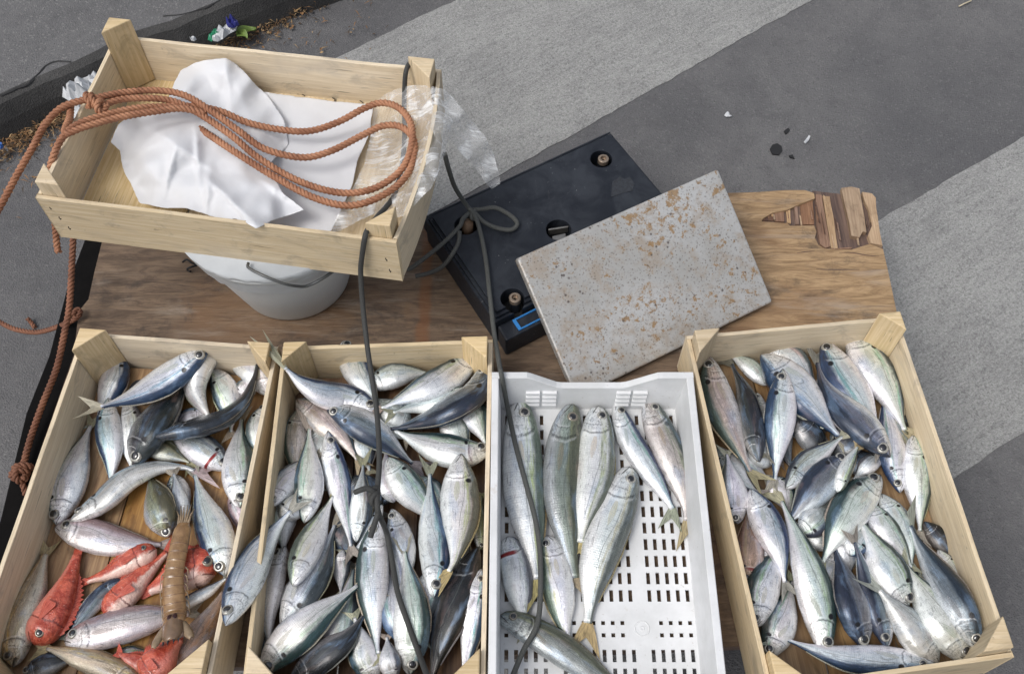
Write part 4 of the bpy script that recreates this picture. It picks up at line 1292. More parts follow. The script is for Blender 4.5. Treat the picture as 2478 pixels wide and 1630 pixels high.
# ------------------------------------------------------------------ weighing scale and its loose pan
def scale():
    z1, z0 = 0.255, BZ + 0.001
    TL, TR, BL = at(1028, 520, z1), at(1480, 312, z1), at(1197, 770, z1)
    BR = TR + BL - TL
    root = empty('weighing_scale', ((TL + BR) / 2).xy.to_3d() + Vector((0, 0, z0)), 'black plastic weighing scale base without its pan on the board', 'scale')
    ex = (TR - TL).normalized(); ey = (TL - BL).normalized()
    def quadp(i):
        return [TL + ex * i - ey * i, TR - ex * i - ey * i, BR - ex * i + ey * i, BL + ex * i + ey * i]
    mb = MB()
    mb.prism([p.xy for p in quadp(0.0)], z0, z1 - 0.012)
    mb.prism([p.xy for p in quadp(0.004)], z1 - 0.0118, z1 - 0.006)
    tmp = MB(); tmp.prism([p.xy for p in quadp(0.009)], z1 - 0.0058, z1)
    holes = [(1455, 385, .0185), (1240, 722, .0185), (1352, 556, .0205), (1128, 545, .019)]
    rim = mb.build('body', M['black_plastic'], root, bevel=0.002)
    top = tmp.build('top_panel', M['black_plastic'], root)
    # round wells for the pan supports, cut through the panel and into the body
    HC = [at(u, v, z1) for u, v, r in holes]
    for (u, v, r), c in zip(holes, HC):
        cm = MB(); rows = []
        for z in (z1 - 0.035, z1 + 0.01):
            rows.append([(c.x + r * math.cos(2 * math.pi * k / 36), c.y + r * math.sin(2 * math.pi * k / 36), z) for k in range(36)])
        cm.grid(rows, closed=True); cm.fan(rows[0], (c.x, c.y, z1 - 0.035), flip=True); cm.fan(rows[1], (c.x, c.y, z1 + 0.01))
        cut = cm.build('well_cutter', M['black_deep'])
        for ob in (rim, top):
            if ob is rim: ob.modifiers.clear()
            b = ob.modifiers.new('cut', 'BOOLEAN'); b.operation = 'DIFFERENCE'; b.object = cut; b.solver = 'EXACT'
            dg = bpy.context.evaluated_depsgraph_get(); dg.update()
            me = bpy.data.meshes.new_from_object(ob.evaluated_get(dg))
            ob.modifiers.clear(); ob.data = me
        bpy.data.objects.remove(cut)
    for i, ((u, v, r), c) in enumerate(zip(holes, HC)):
        # well floor
        m = MB(); m.fan([(c.x + r * 1.05 * math.cos(2 * math.pi * k / 30), c.y + r * 1.05 * math.sin(2 * math.pi * k / 30), z1 - 0.034) for k in range(30)], (c.x, c.y, z1 - 0.034))
        m.build('well', M['black_deep'], root)
        if i in (0, 1):
            m = MB(); prof = [(0.0085, -.034), (0.0085, -.012), (0.0092, -.010), (0.0092, -.002), (0.0082, -.001), (0.0052, -.001), (0.0048, -.006), (0.0024, -.006), (0.0022, -.010)]
            rows = [[(c.x + .004 + rr * math.cos(2 * math.pi * k / 24), c.y + .003 + rr * math.sin(2 * math.pi * k / 24), z1 + zz) for k in range(24)] for rr, zz in prof[:3]]
            m.grid(rows, closed=True); pst = m.build('pan_support', M['black_plastic'], root, smooth=True)
            m = MB(); rows = [[(c.x + .004 + rr * math.cos(2 * math.pi * k / 24), c.y + .003 + rr * math.sin(2 * math.pi * k / 24), z1 + zz) for k in range(24)] for rr, zz in prof[2:]]
            m.grid(rows, closed=True); m.build('support_ring', M['brass'], pst)
        elif i == 2:
            m = MB(); m.prism([(c + Vector(q_)).xy for q_ in ((-.010, -.018, 0), (.012, -.010, 0), (.012, .003, 0), (-.010, -.003, 0))], z1 - .03, z1 - .012)
            m.prism([(c + Vector(q_)).xy for q_ in ((-.016, .004, 0), (.016, .010, 0), (.016, .0135, 0), (-.016, .0075, 0))], z1 - .02, z1 - .006)
            m.build('load_bracket', M['steel_grey'], root, bevel=0.001)
        else:
            m = MB(); m.tube([(c.x, c.y, z1 - .033), (c.x + .002, c.y, z1 - .008), (c.x + .004, c.y + .003, z1 + .006)], lambda f: 0.0075 + .002 * math.sin(f * 3), 14)
            m.build('pan_support', M['rusty_brown'], root, smooth=True)
    # ridge lines along the long edge, the lower frame and the front with its display
    for off, hh in ((0.004, 0.0015), (0.012, 0.001)):
        m = MB(); a, b = TL + ey * off * 0 - ey * off + ex * .006, TR - ey * off - ex * .006
        m.tube([a + Vector((0, 0, -.004 + hh)), b + Vector((0, 0, -.004 + hh))], 0.0016, 6)
        m.build('ridge', M['black_plastic'], root)
    back = ey * 0.012
    m = MB(); q_ = [TL + back, TR + back, TR + ey * .0005, TL + ey * .0005]
    m.prism([p.xy for p in q_], z0 + .02, z1 - .02)
    m.build('edge_flange', M['black_plastic'], root, bevel=.002)
    fy = -ey
    m = MB(); q_ = [BL + fy * .0005 + ex * .004, BR + fy * .0005 - ex * .004, BR + fy * .030 - ex * .006, BL + fy * .030 + ex * .002]
    m.prism([p.xy for p in q_], z0, z0 + .045)
    fr = m.build('front_panel', M['black_plastic'], root, bevel=.003)
    m = MB(); q_ = [BL + fy * .003 + ex * .03, BL + fy * .003 + ex * .2, BL + fy * .024 + ex * .2, BL + fy * .024 + ex * .03]
    def frame(o_, i_, z):
        rows = [[p + Vector((0, 0, z - p.z)) for p in o_], [p + Vector((0, 0, z - p.z)) for p in i_]]
        return rows
    oo = [BL + fy * .0045 + ex * .028, BL + fy * .0045 + ex * .075, BL + fy * .0255 + ex * .075, BL + fy * .0255 + ex * .028]
    cc_ = sum(oo, Vector()) / 4
    ii = [cc_ + (p - cc_) * 0.78 for p in oo]
    m = MB(); zt = z0 + .0475
    rows = [[Vector((p.x, p.y, z0 + .0445)) for p in oo], [Vector((p.x, p.y, zt)) for p in oo], [Vector((p.x, p.y, zt)) for p in ii], [Vector((p.x, p.y, z0 + .0445)) for p in ii]]
    m.grid(rows, closed=True); m.build('display_frame', M['blue_plastic'], root)
    # small worn mark on the panel
    mk = MB(); mk.prism(ragged([at(u, v, z1).xy for u, v in ((1479, 477), (1482, 440), (1500, 428), (1512, 434), (1524, 428), (1536, 446), (1530, 462), (1505, 468))], .004, .0012, 3), z1 - .0005, z1 + .0006)
    mk.build('worn_mark', M['scuff'], root)
make_plain('scuff', (0.026, 0.030, 0.038), 0.7, 0, 0.5, 220, 0.3)
scale()

def pan():
    TL, TR, BL = at(1251, 625, .32), at(1738, 409, .32), at(1395, 964, .2025)
    BR = TR + BL - TL
    ex = (TR - TL).normalized(); ey = (BL - TL).normalized(); nz = ex.cross(-ey).normalized()
    if nz.z < 0: nz = -nz
    lx, ly = (TR - TL).length, (BL - TL).length
    mb = MB()
    r = 0.006
    def ring(inset, z, rad):
        pts = []
        for cx_, cy_, a0 in ((inset + rad, inset + rad, math.pi), (lx - inset - rad, inset + rad, -math.pi / 2), (lx - inset - rad, ly - inset - rad, 0), (inset + rad, ly - inset - rad, math.pi / 2)):
            for k in range(5):
                a = a0 + k / 4 * math.pi / 2
                pts.append(TL + ex * (cx_ + rad * math.cos(a)) + ey * (cy_ + rad * math.sin(a)) + nz * z)
        return pts
    rows = [ring(0.0025, -0.013, .003), ring(0.0, -0.013, .004), ring(0.0, -0.003, .004), ring(0.0008, -0.0008, .004), ring(0.003, 0.0, .004)]
    mb.grid(rows, closed=True)
    top = ring(0.003, 0.0, .004)
    # top skin as a fine grid fan
    mb.fan(top, TL + ex * lx / 2 + ey * ly / 2)
    under = ring(0.0025, -0.002, .003)
    mb.grid([under, rows[0]], closed=True); mb.fan(under, TL + ex * lx / 2 + ey * ly / 2 - nz * .002, flip=True)
    o = mb.build('scale_pan', M['rusty_steel'], loc=(TL + BR) / 2)
    tag(o, 'loose steel scale pan speckled with rust leaning on the black scale', 'scale pan')
pan()

# ------------------------------------------------------------------ white plastic crate
def plastic_crate():
    zr, zf = 0.285, BZ + 0.006
    FLc, FRc = at(1190, 908, zr), at(1676, 890, zr)
    y1 = 0.5 * (FLc.y + FRc.y); x0, x1 = FLc.x, FRc.x
    y0 = y1 - 0.50
    root = empty('plastic_crate', ((x0 + x1) / 2, (y0 + y1) / 2, zf), 'white perforated plastic crate with a dipped rim between the wooden crates', 'crate')
    th = 0.004; fl = 0.010; ins = 0.010     # wall, rim flange, taper of the walls
    W_ = x1 - x0
    def wall(A, B, inw, profile, name):
        """vertical wall with the given rim profile [(f, z)], flange on top, slightly tapered inward to the floor"""
        mb = MB()
        d = B - A; L = d.length; t = d.normalized()
        n = 40
        zs = np.interp(np.linspace(0, 1, n + 1), [p[0] for p in profile], [p[1] for p in profile])
        rows = []
        for i in range(n + 1):
            p = A + d * (i / n); z = zs[i]
            V = lambda off, zz, tp=0.0: Vector((p.x + inw.x * off, p.y + inw.y * off, zz))
            rows.append([V(ins + 0.001, zf), V(fl * .35, z - .014), V(0, z - .012), V(0, z - .001), V(0.001, z), V(fl - .001, z), V(fl, z - .001), V(fl, z - .006), V(fl * .6 + th, z - .008), V(ins + th, zf + .001)])
        mb.grid(rows)
        mb.fan(rows[0], sum(rows[0], Vector()) / len(rows[0]), flip=True); mb.fan(rows[-1], sum(rows[-1], Vector()) / len(rows[-1]))
        return mb.build(name, M['crate_plastic'], root, smooth=False)
    V2 = lambda x, y: Vector((x, y, 0))
    dip = [(0, zr), (.18, zr), (.335, zr - .030), (.665, zr - .030), (.83, zr), (1, zr)]
    lowp = [(0, zr), (1, zr)]
    far = wall(V2(x0, y1), V2(x1, y1), Vector((0, -1)), dip, 'end_wall')
    wall(V2(x1, y1 - fl - .0004), V2(x1, y0 + fl + .0004), Vector((-1, 0)), lowp, 'side_wall')
    wall(V2(x1, y0), V2(x0, y0), Vector((0, 1)), dip, 'end_wall')
    wall(V2(x0, y0 + fl + .0004), V2(x0, y1 - fl - .0004), Vector((1, 0)), lowp, 'side_wall')
    # moulded ribs on the far wall
    for gx, cols in ((0.17, 2), (0.63, 2)):
        for c in range(cols):
            for r in range(5):
                mb = MB()
                xa = x0 + W_ * (gx + c * .085); xb = xa + W_ * .072
                zz = zf + .018 + r * .0115
                if zz > zr - .038: continue
                f = (zz - zf) / (zr - zf)
                yw = y1 - (ins + th) * (1 - f) - (fl * .6 + th) * f
                mb.face([(xa, yw - .0035, zz), (xb, yw - .0035, zz), (xb, yw - .0030, zz + .003), (xa, yw - .0030, zz + .003)])
                mb.face([(xa, yw + .001, zz - .001), (xb, yw + .001, zz - .001), (xb, yw - .0035, zz), (xa, yw - .0035, zz)])
                mb.face([(xa, yw - .0030, zz + .003), (xb, yw - .0030, zz + .003), (xb, yw + .001, zz + .0042), (xa, yw + .001, zz + .0042)])
                mb.build('moulded_rib', M['crate_plastic'], root)
    # the perforated floor: real slots
    fx0, fx1, fy0, fy1 = x0 + ins + .002, x1 - ins - .002, y0 + ins + .002, y1 - ins - .002
    cx = (fx0 + fx1) / 2; cy = (fy0 + fy1) / 2
    colw = 0.0128; sl = 0.0052
    xs = [cx + colw * (k + 0.5) for k in range(-10, 10)]
    blank = lambda x, l=1: abs(abs(x - cx) - 0.0576) < (0.003 if l > .01 else .017)
    rowsy = []
    y = fy1 - .012; pitch = 0.0238; slot = 0.0160
    # rows from the far end to the middle, then two rows of small squares, then on
    mid_y = at(1588, 1520, zf + .004).y
    ys = []
    y = fy1 - 0.020
    while y > mid_y + 0.030:
        ys.append((y, slot)); y -= pitch
    ys += [(mid_y + .0075, .0055), (mid_y - .0085, .0055)]
    y = mid_y - 0.035
    while y > fy0 + .015:
        ys.append((y, slot)); y -= pitch
    xcuts = sorted({round(v, 6) for x in xs if fx0 + .006 < x < fx1 - .006 for v in (x - sl / 2, x + sl / 2)} | {fx0, fx1})
    ycuts = sorted({round(v, 6) for yy, l in ys for v in (yy - l / 2, yy + l / 2)} | {fy0, fy1})
    mb = MB()
    def is_hole(x, y):
        inx = [k for k in xs if abs(x - k) < sl / 2]
        iny = [l for yy, l in ys if abs(y - yy) < l / 2]
        return bool(inx and iny and not blank(inx[0], iny[0]))
    zt, zb = zf + .0045, zf + .001
    H_ = {}
    for i in range(len(xcuts) - 1):
        for j in range(len(ycuts) - 1):
            H_[i, j] = is_hole((xcuts[i] + xcuts[i + 1]) / 2, (ycuts[j] + ycuts[j + 1]) / 2)
    for (i, j), hole in H_.items():
        xa, xb, ya, yb = xcuts[i], xcuts[i + 1], ycuts[j], ycuts[j + 1]
        if not hole:
            mb.face([(xa, ya, zt), (xb, ya, zt), (xb, yb, zt), (xa, yb, zt)]); mb.face([(xa, yb, zb), (xb, yb, zb), (xb, ya, zb), (xa, ya, zb)])
        else:
            mb.face([(xa, ya, zt), (xa, ya, zb), (xb, ya, zb), (xb, ya, zt)]); mb.face([(xb, yb, zt), (xb, yb, zb), (xa, yb, zb), (xa, yb, zt)])
            mb.face([(xa, yb, zt), (xa, yb, zb), (xa, ya, zb), (xa, ya, zt)]); mb.face([(xb, ya, zt), (xb, ya, zb), (xb, yb, zb), (xb, yb, zt)])
    mb.build('perforated_floor', M['crate_plastic'], root)
    for sx_ in (1, -1):
        c = Vector((cx + sx_ * .0576, mid_y, zt))
        mb = MB()
        for r0 in (.0095, .0025):
            rows = [[(c.x + (r0 + dr) * math.cos(2 * math.pi * k / 32), c.y + (r0 + dr) * math.sin(2 * math.pi * k / 32), zt + dz) for k in range(32)] for dr, dz in ((-.0010, -.0003), (-.0004, .0010), (.0004, .0010), (.0010, -.0003))]
            mb.grid(rows, closed=True, flip=True)
        mb.build('moulded_ring', M['crate_plastic'], root, smooth=True)
plastic_crate()

# ------------------------------------------------------------------ sheets in the empty crate
def sheet(name, outline, ctrl, mat, label, cat, step=5, crease=0.006, freq=14, seed=0, fine=0.0015, folds=(), thick=0.0005, soft=4):
    P2 = [Vector(p) for p in outline]
    dens = []
    for i in range(len(P2)):
        a, b = P2[i], P2[(i + 1) % len(P2)]
        m = max(1, int((b - a).length / step))
        for k in range(m):
            f = k / m
            p = a.lerp(b, f)
            nn = Vector((-(b - a).y, (b - a).x)).normalized()
            dens.append(p + nn * noise.noise(Vector((p.x * .05, p.y * .05, seed))) * 1.2)
    n = len(dens)
    vv = list(dens); ee = [(i, (i + 1) % n) for i in range(n)]
    rnd = random.Random(seed)
    x0, x1 = min(p.x for p in P2), max(p.x for p in P2); y0, y1 = min(p.y for p in P2), max(p.y for p in P2)
    y = y0 + step / 2
    r = 0
    while y < y1:
        x = x0 + (step / 2 if r % 2 else 0)
        while x < x1:
            vv.append(Vector((x + rnd.uniform(-.2, .2) * step, y + rnd.uniform(-.2, .2) * step))); x += step
        y += step; r += 1
    ov, oe, of, *_ = delaunay_2d_cdt(vv, ee, [], 1, 1e-5)
    CT = np.array(ctrl, float)
    pts = []
    for p in ov:
        d2 = (CT[:, 0] - p.x) ** 2 + (CT[:, 1] - p.y) ** 2 + 250.0
        w_ = 1 / d2 ** 1.6
        z = float((w_ * CT[:, 2]).sum() / w_.sum())
        q = at(p.x, p.y, z)
        wx = q.x + 0.012 * noise.noise(Vector((q.x * 12, q.y * 12, seed))); wy = q.y + 0.012 * noise.noise(Vector((q.x * 12, q.y * 12, seed + 4)))
        cr_ = 0
        for kk, (an_, fr_, am_) in enumerate(((0.4, .8, 1), (1.35, 1.1, .8), (2.3, .95, .9), (2.85, 1.7, .5), (0.95, 2.1, .45), (1.9, 2.9, .25))):
            tt_ = (wx * math.cos(an_ + seed) + wy * math.sin(an_ + seed)) * freq * fr_ + kk * 0.37 + seed
            tri_ = math.sqrt((((tt_ % 1.0) - 0.5) * 2) ** 2 + 0.012)
            lo_ = 0.5 + 0.9 * noise.noise(Vector((wx * 9 + kk * 3, wy * 9, seed + kk)))
            cr_ += am_ * (tri_ - 0.5) * max(0, lo_)
        z += crease * 0.55 * cr_ + fine * (0.5 - abs(noise.noise(Vector((q.x * freq * 6, q.y * freq * 6, seed + 9)))))
        for (u0, v0, u1, v1, amp, wd) in folds:
            a, b = Vector((u0, v0)), Vector((u1, v1)); ab = b - a
            t = max(0, min(1, (p - a).dot(ab) / ab.length_squared))
            dist = (p - a - ab * t).length
            sgn = 1 if (p - a).x * ab.y - (p - a).y * ab.x > 0 else -1
            z += amp * math.exp(-dist / wd) * (1 if sgn > 0 else 0.25) * math.sin(math.pi * min(1, max(0, .08 + t * .84)))
        pts.append(at(p.x, p.y, z))
    mb = MB()
    for f in of:
        mb.face([pts[i] for i in f][::-1] if True else 0)
    c = sum(pts, Vector()) / len(pts)
    o = mb.build(name, mat, loc=c, smooth=True)
    bm = bmesh.new(); bm.from_mesh(o.data)
    bmesh.ops.recalc_face_normals(bm, faces=bm.faces)
    if sum(f.normal.z for f in bm.faces) < 0: bmesh.ops.reverse_faces(bm, faces=bm.faces)
    bm.to_mesh(o.data); bm.free()
    sm_ = o.modifiers.new('soften', 'SMOOTH'); sm_.factor = 0.6; sm_.iterations = soft
    if thick:
        s_ = o.modifiers.new('thickness', 'SOLIDIFY'); s_.thickness = thick
    return tag(o, label, cat)

sheet('paper_sheet', [(590, 200), (640, 222), (720, 232), (800, 243), (905, 252), (897, 320), (880, 360), (866, 388), (856, 440), (832, 500), (800, 564), (690, 553), (640, 545), (560, 470), (500, 400), (480, 330), (520, 260)],
      [(600, 205, .412), (905, 252, .402), (890, 330, .402), (850, 450, .401), (800, 550, .404), (700, 540, .404), (560, 470, .41), (500, 330, .42), (700, 350, .405), (750, 450, .402)],
      M['white_paper'], 'smooth white paper sheet lying flat in the empty crate under the rope', 'paper', crease=0.0045, freq=9, seed=2, fine=0.001)
sheet('paper_sheet', [(412, 222), (420, 200), (435, 170), (470, 152), (498, 143), (548, 139), (570, 152), (592, 172), (620, 205), (650, 232), (690, 290), (700, 350), (650, 400), (690, 470), (738, 508), (700, 522), (662, 534), (618, 556), (590, 536), (565, 530), (545, 536), (500, 520), (452, 505), (400, 505), (335, 492), (318, 450), (300, 420), (292, 390), (290, 365), (265, 345), (285, 300), (310, 280), (340, 270), (400, 262)],
      [(530, 145, .455), (440, 180, .44), (590, 180, .44), (640, 228, .415), (690, 300, .412), (700, 350, .410), (640, 400, .418), (700, 500, .43), (735, 508, .44), (618, 554, .474), (640, 510, .462), (560, 515, .45), (500, 505, .43), (400, 498, .418), (335, 480, .404), (300, 410, .408), (268, 345, .43), (300, 290, .432), (340, 275, .438), (410, 250, .44), (500, 230, .435), (430, 350, .447), (380, 400, .440), (520, 320, .436), (480, 430, .44), (560, 430, .430), (600, 330, .425)],
      M['white_paper'], 'crumpled white paper sheet bunched in the left of the empty crate, corner over its rim', 'paper', crease=0.024, freq=9, seed=7, fine=0.0016,
      folds=[(500, 435, 620, 550, .016, 14), (500, 420, 495, 520, .012, 16), (340, 300, 520, 420, .008, 18), (540, 145, 560, 300, .008, 22), (470, 300, 480, 480, .010, 18), (300, 390, 420, 330, .007, 16), (400, 480, 430, 350, .008, 15), (560, 280, 700, 350, .008, 20), (620, 430, 735, 508, .012, 14)])
sheet('clear_film', [(905, 250), (935, 225), (965, 212), (1010, 205), (1045, 208), (1075, 215), (1100, 240), (1125, 270), (1150, 300), (1175, 330), (1195, 370), (1208, 420), (1212, 445), (1190, 458), (1172, 440), (1150, 405), (1128, 385), (1105, 360), (1085, 335), (1078, 370), (1065, 410), (1045, 455), (1010, 490), (985, 520), (950, 530), (900, 520), (860, 540), (830, 556), (800, 566), (815, 520), (835, 490), (860, 440), (880, 400), (895, 330)],
      [(905, 255, .408), (960, 225, .44), (1010, 210, .468), (1055, 220, .482), (1060, 300, .482), (1050, 380, .480), (1030, 440, .478), (1000, 480, .468), (960, 520, .440), (880, 500, .410), (830, 550, .412), (900, 350, .404), (950, 330, .412), (1000, 330, .440), (1000, 260, .455), (960, 430, .420), (1100, 260, .455), (1150, 320, .40), (1190, 400, .35), (1205, 445, .325), (1120, 370, .40), (1160, 420, .35)],
      M['clear_film'], 'clear crumpled plastic film spilling over the right rim of the empty crate', 'plastic film', crease=0.014, freq=13, seed=4, fine=0.002, thick=0, soft=2)
# ------------------------------------------------------------------ the fish, from the bottom of each heap to its top
def crate_floor(C, z):
    """bottom of the heap inside one crate"""
    P2 = C
    for ii in range(HM.shape[0]):
        for jj in range(HM.shape[1]):
            x, y = HM_X0 + jj * HM_D, HM_Y0 + ii * HM_D
            ok = True
            for k in range(4):
                a, b = P2[k], P2[(k + 1) % 4]
                if (b.x - a.x) * (y - a.y) - (b.y - a.y) * (x - a.x) > 0: ok = False; break
            if ok: HM[ii, jj] = z
for C_, d_ in ((LC, .006), (MC, .022), (RC, .010)): crate_floor(C_, CZ + d_)

GL = 'fish in the left wooden crate'
def L(*a, **k): return fish(*a, group=GL, **k)
L('A', [(1420, 1250), (1480, 1420), (1560, 1600)], 190, 'W', 'grey fish buried between the olive fish and the bright blue backed one', 'grey', eye=False)
L('A', [(1060, 640), (1180, 560), (1330, 480)], 200, 'N', 'dark fish buried under the long silver top fish of the left crate', 'dark', eye=False)
L('A', [(1980, 620), (2040, 520), (2120, 460)], 170, 'N', 'pale fish buried at the far right corner under the curled one', 'pale', eye=False)
L('B', [(900, 1480), (1050, 1420), (1250, 1380)], 170, 'N', 'rosy fish buried under the silver pink large eyed fish', 'rosy', eye=False)
# --- left crate
L('A', [(2210, 600), (2130, 420), (1980, 340), (1800, 290)], 255, 'N', 'pale greenish fish curled under the far right corner of the left crate', 'pale', tail=0, eye=False)
L('A', [(2195, 680), (2120, 850), (2150, 1060), (2190, 1200)], 190, 'W', 'small white fish pressed against the right wall of the left crate', 'pale', tail=0)
L('A', [(1750, 380), (1850, 560), (1900, 760), (1900, 900)], 220, 'W', 'green white fish with dark shoulder spot beside the pale belly up fish', 'green', tail=0, eye=False)
L('A', [(985, 255), (950, 450), (850, 690), (800, 800)], 220, 'E', 'fish standing nose up in the far left corner of the left crate', 'blue', tail=0)
L('A', [(1040, 640), (1095, 850), (1060, 1010), (1085, 1210)], 190, 'E', 'white fish half hidden between two upright fish in the left crate', 'pale', tail=0, eye=False)
L('A', [(1150, 960), (1330, 1040), (1560, 1150)], 190, 'N', 'dark green fish with a yellow tail behind the red gilled head', 'olive', tail=(1600, 1240), eye=False)
L('A', [(1700, 760), (1560, 790), (1450, 860), (1380, 900)], 170, 'N', 'grey fish back showing between the dark curved fish and the pale one', 'grey', tail=0, eye=False)
L('A', [(1870, 1200), (1720, 1080), (1520, 970), (1330, 900)], 260, 'N', 'grey fish with blood red gill and round eye in the left crate', 'grey', tail=0, blood=1.0)
L('B', [(1900, 60), (1970, 220), (2010, 360), (2040, 460)], 170, 'W', 'pale pink fish low against the right wall of the left crate', 'pink', tail=0, eye=False)
L('B', [(1480, 420), (1470, 200), (1460, 60), (1430, -80)], 190, 'W', 'dull blue grey fish under the shrimp in the left crate', 'grey', tail=0, eye=False)
L('B', [(1040, 790), (900, 860), (760, 1000), (560, 1250)], 150, 'N', 'slender dark blue fish between two red fish in the left crate', 'blueback', kind='slim', roll=30, tail=0, eye=False)
L('B', [(205, 1560), (400, 1490), (620, 1440)], 200, 'N', 'dark fish head with ringed eye at the bottom of the left crate', 'dark', tail=0)
L('B', [(110, 1490), (165, 1150), (280, 850), (372, 580)], 265, 'W', 'long tan fish with open mouth along the left wall', 'tan', tail=(430, 440), kind='slim', mouth=True, spot=0, gold=True)
L('B', [(1765, 745), (1640, 690), (1480, 750), (1230, 880)], 330, 'N', 'broad red fish with round eye right of the mantis shrimp', 'red', kind='scorp', skin='red_skin', tail=0, name='red_fish', cat='fish', gold=True, pect=False)
L('B', [(1320, 1560), (1560, 1340), (1700, 1140), (1850, 900)], 300, 'E', 'large pinkish brown fish in the near right corner of the left crate', 'brown', kind='scorp', tail=0, spot=0, gold=True)
L('B', [(1340, 1560), (1180, 1490), (980, 1400)], 150, 'N', 'thin red fish tail under the bottom tan fish', 'redall', kind='slim', skin='red_skin', name='red_fish', eye=False, tail=0, pect=False)
L('A', [(1120, 1170), (1200, 960), (1370, 700), (1560, 440)], 285, 'E', 'dark olive fish lying nose down under the long silver one', 'dark', roll=22, tail=0)
L('A', [(890, 620), (890, 850), (925, 1100), (908, 1345)], 215, 'W', 'white bellied fish nose up below the silver one, yellow fin out', 'blue', tail=0, eye=False)
L('A', [(468, 1650), (550, 1350), (640, 1110), (745, 850)], 290, 'W', 'big silver fish nose down beside the left wall with two dark spots', 'green', tail=0)
L('B', [(1390, 430), (1330, 260), (1270, 60), (1230, -80)], 265, 'E', 'olive green fish nose down above the pink bream', 'olive', roll=25, tail=0)
L('B', [(462, 362), (700, 410), (950, 480), (1200, 500), (1330, 500)], 275, 'N', 'pinkish silver sea bream facing the left wall of the left crate', 'pink', kind='bream', spot=0, tail=0)
L('B', [(288, 1310), (430, 1080), (550, 830), (635, 590)], 285, 'E', 'red scorpionfish with a row of spines along its back', 'redall', kind='scorp', skin='red_skin', spines=True, tail=(650, 510), name='red_fish', cat='fish', gold=True)
L('B', [(866, 1085), (1040, 900), (1220, 720), (1370, 570)], 230, 'W', 'red fish with white belly stripe pointing to the tail of the shrimp', 'red', kind='scorp', skin='red_skin', tail=(1490, 440), name='red_fish', cat='fish', eye=False, spot=1.0)
L('B', [(1280, 540), (1110, 620), (920, 730), (720, 800)], 190, 'N', 'small red fish with white belly lying on the pink bream', 'red', kind='scorp', skin='red_skin', tail=0, name='red_fish', cat='fish', gold=True)
L('A', [(1975, 1510), (1965, 1270), (1965, 1010), (1990, 800)], 275, 'E', 'plump silver fish nose down with open mouth near the right wall', 'green', tail=0, mouth=True)
L('B', [(1845, 745), (1790, 470), (1690, 200), (1605, -70)], 290, 'W', 'bright blue backed fish nose down on the right of the left crate', 'blue', tail=0)
L('B', [(545, 1295), (800, 1230), (1080, 1150), (1330, 1095), (1560, 1060)], 290, 'N', 'silver pink fish with a very large eye under the shrimp', 'pink', spot=0, tail=(1700, 1030), kind='bogue')
L('B', [(1200, 1600), (1310, 1480), (1400, 1370), (1480, 1280)], 300, 'W', 'red fish with broad red fin spread below the big eyed fish', 'redall', kind='scorp', skin='red_skin', tail=(1500, 1270), name='red_fish', cat='fish', eye=False)
L('B', [(1400, 1060), (1560, 965), (1720, 880), (1860, 775)], 110, 'N', 'thin pale grey fish tail right of the mantis shrimp', 'grey', kind='slim', tail=0, eye=False)
L('B', [(1180, 1650), (900, 1520), (600, 1410), (390, 1350)], 215, 'N', 'yellowish tan fish along the near edge of the left crate', 'tan', kind='slim', tail=(230, 1370), eye=False, spot=0)
L('A', [(1805, 230), (1650, 390), (1610, 570), (1725, 790)], 190, 'W', 'curved fish lying belly up, pale cream, nose to the far wall', 'white', roll=-60, tail=0, eye=False, spot=0)
L('A', [(590, 1625), (830, 1480), (1050, 1290), (1280, 1200), (1500, 1190), (1600, 1220)], 195, 'N', 'pale arched fish lying across the middle of the left crate', 'lilac', roll=-25, tail=(1850, 1260))
L('A', [(1265, 945), (1500, 890), (1800, 810), (2000, 660), (2090, 470), (2120, 330)], 165, 'S', 'long black backed fish curved like a bow near the right wall', 'dark', roll=45, tail=(2135, 240), eye=False)
L('A', [(1705, 225), (1420, 440), (1130, 600), (830, 695)], 245, 'S', 'silver blue fish on top at the far end, tail on the left wall', 'blue', tail=(620, 700), zt=0.262)

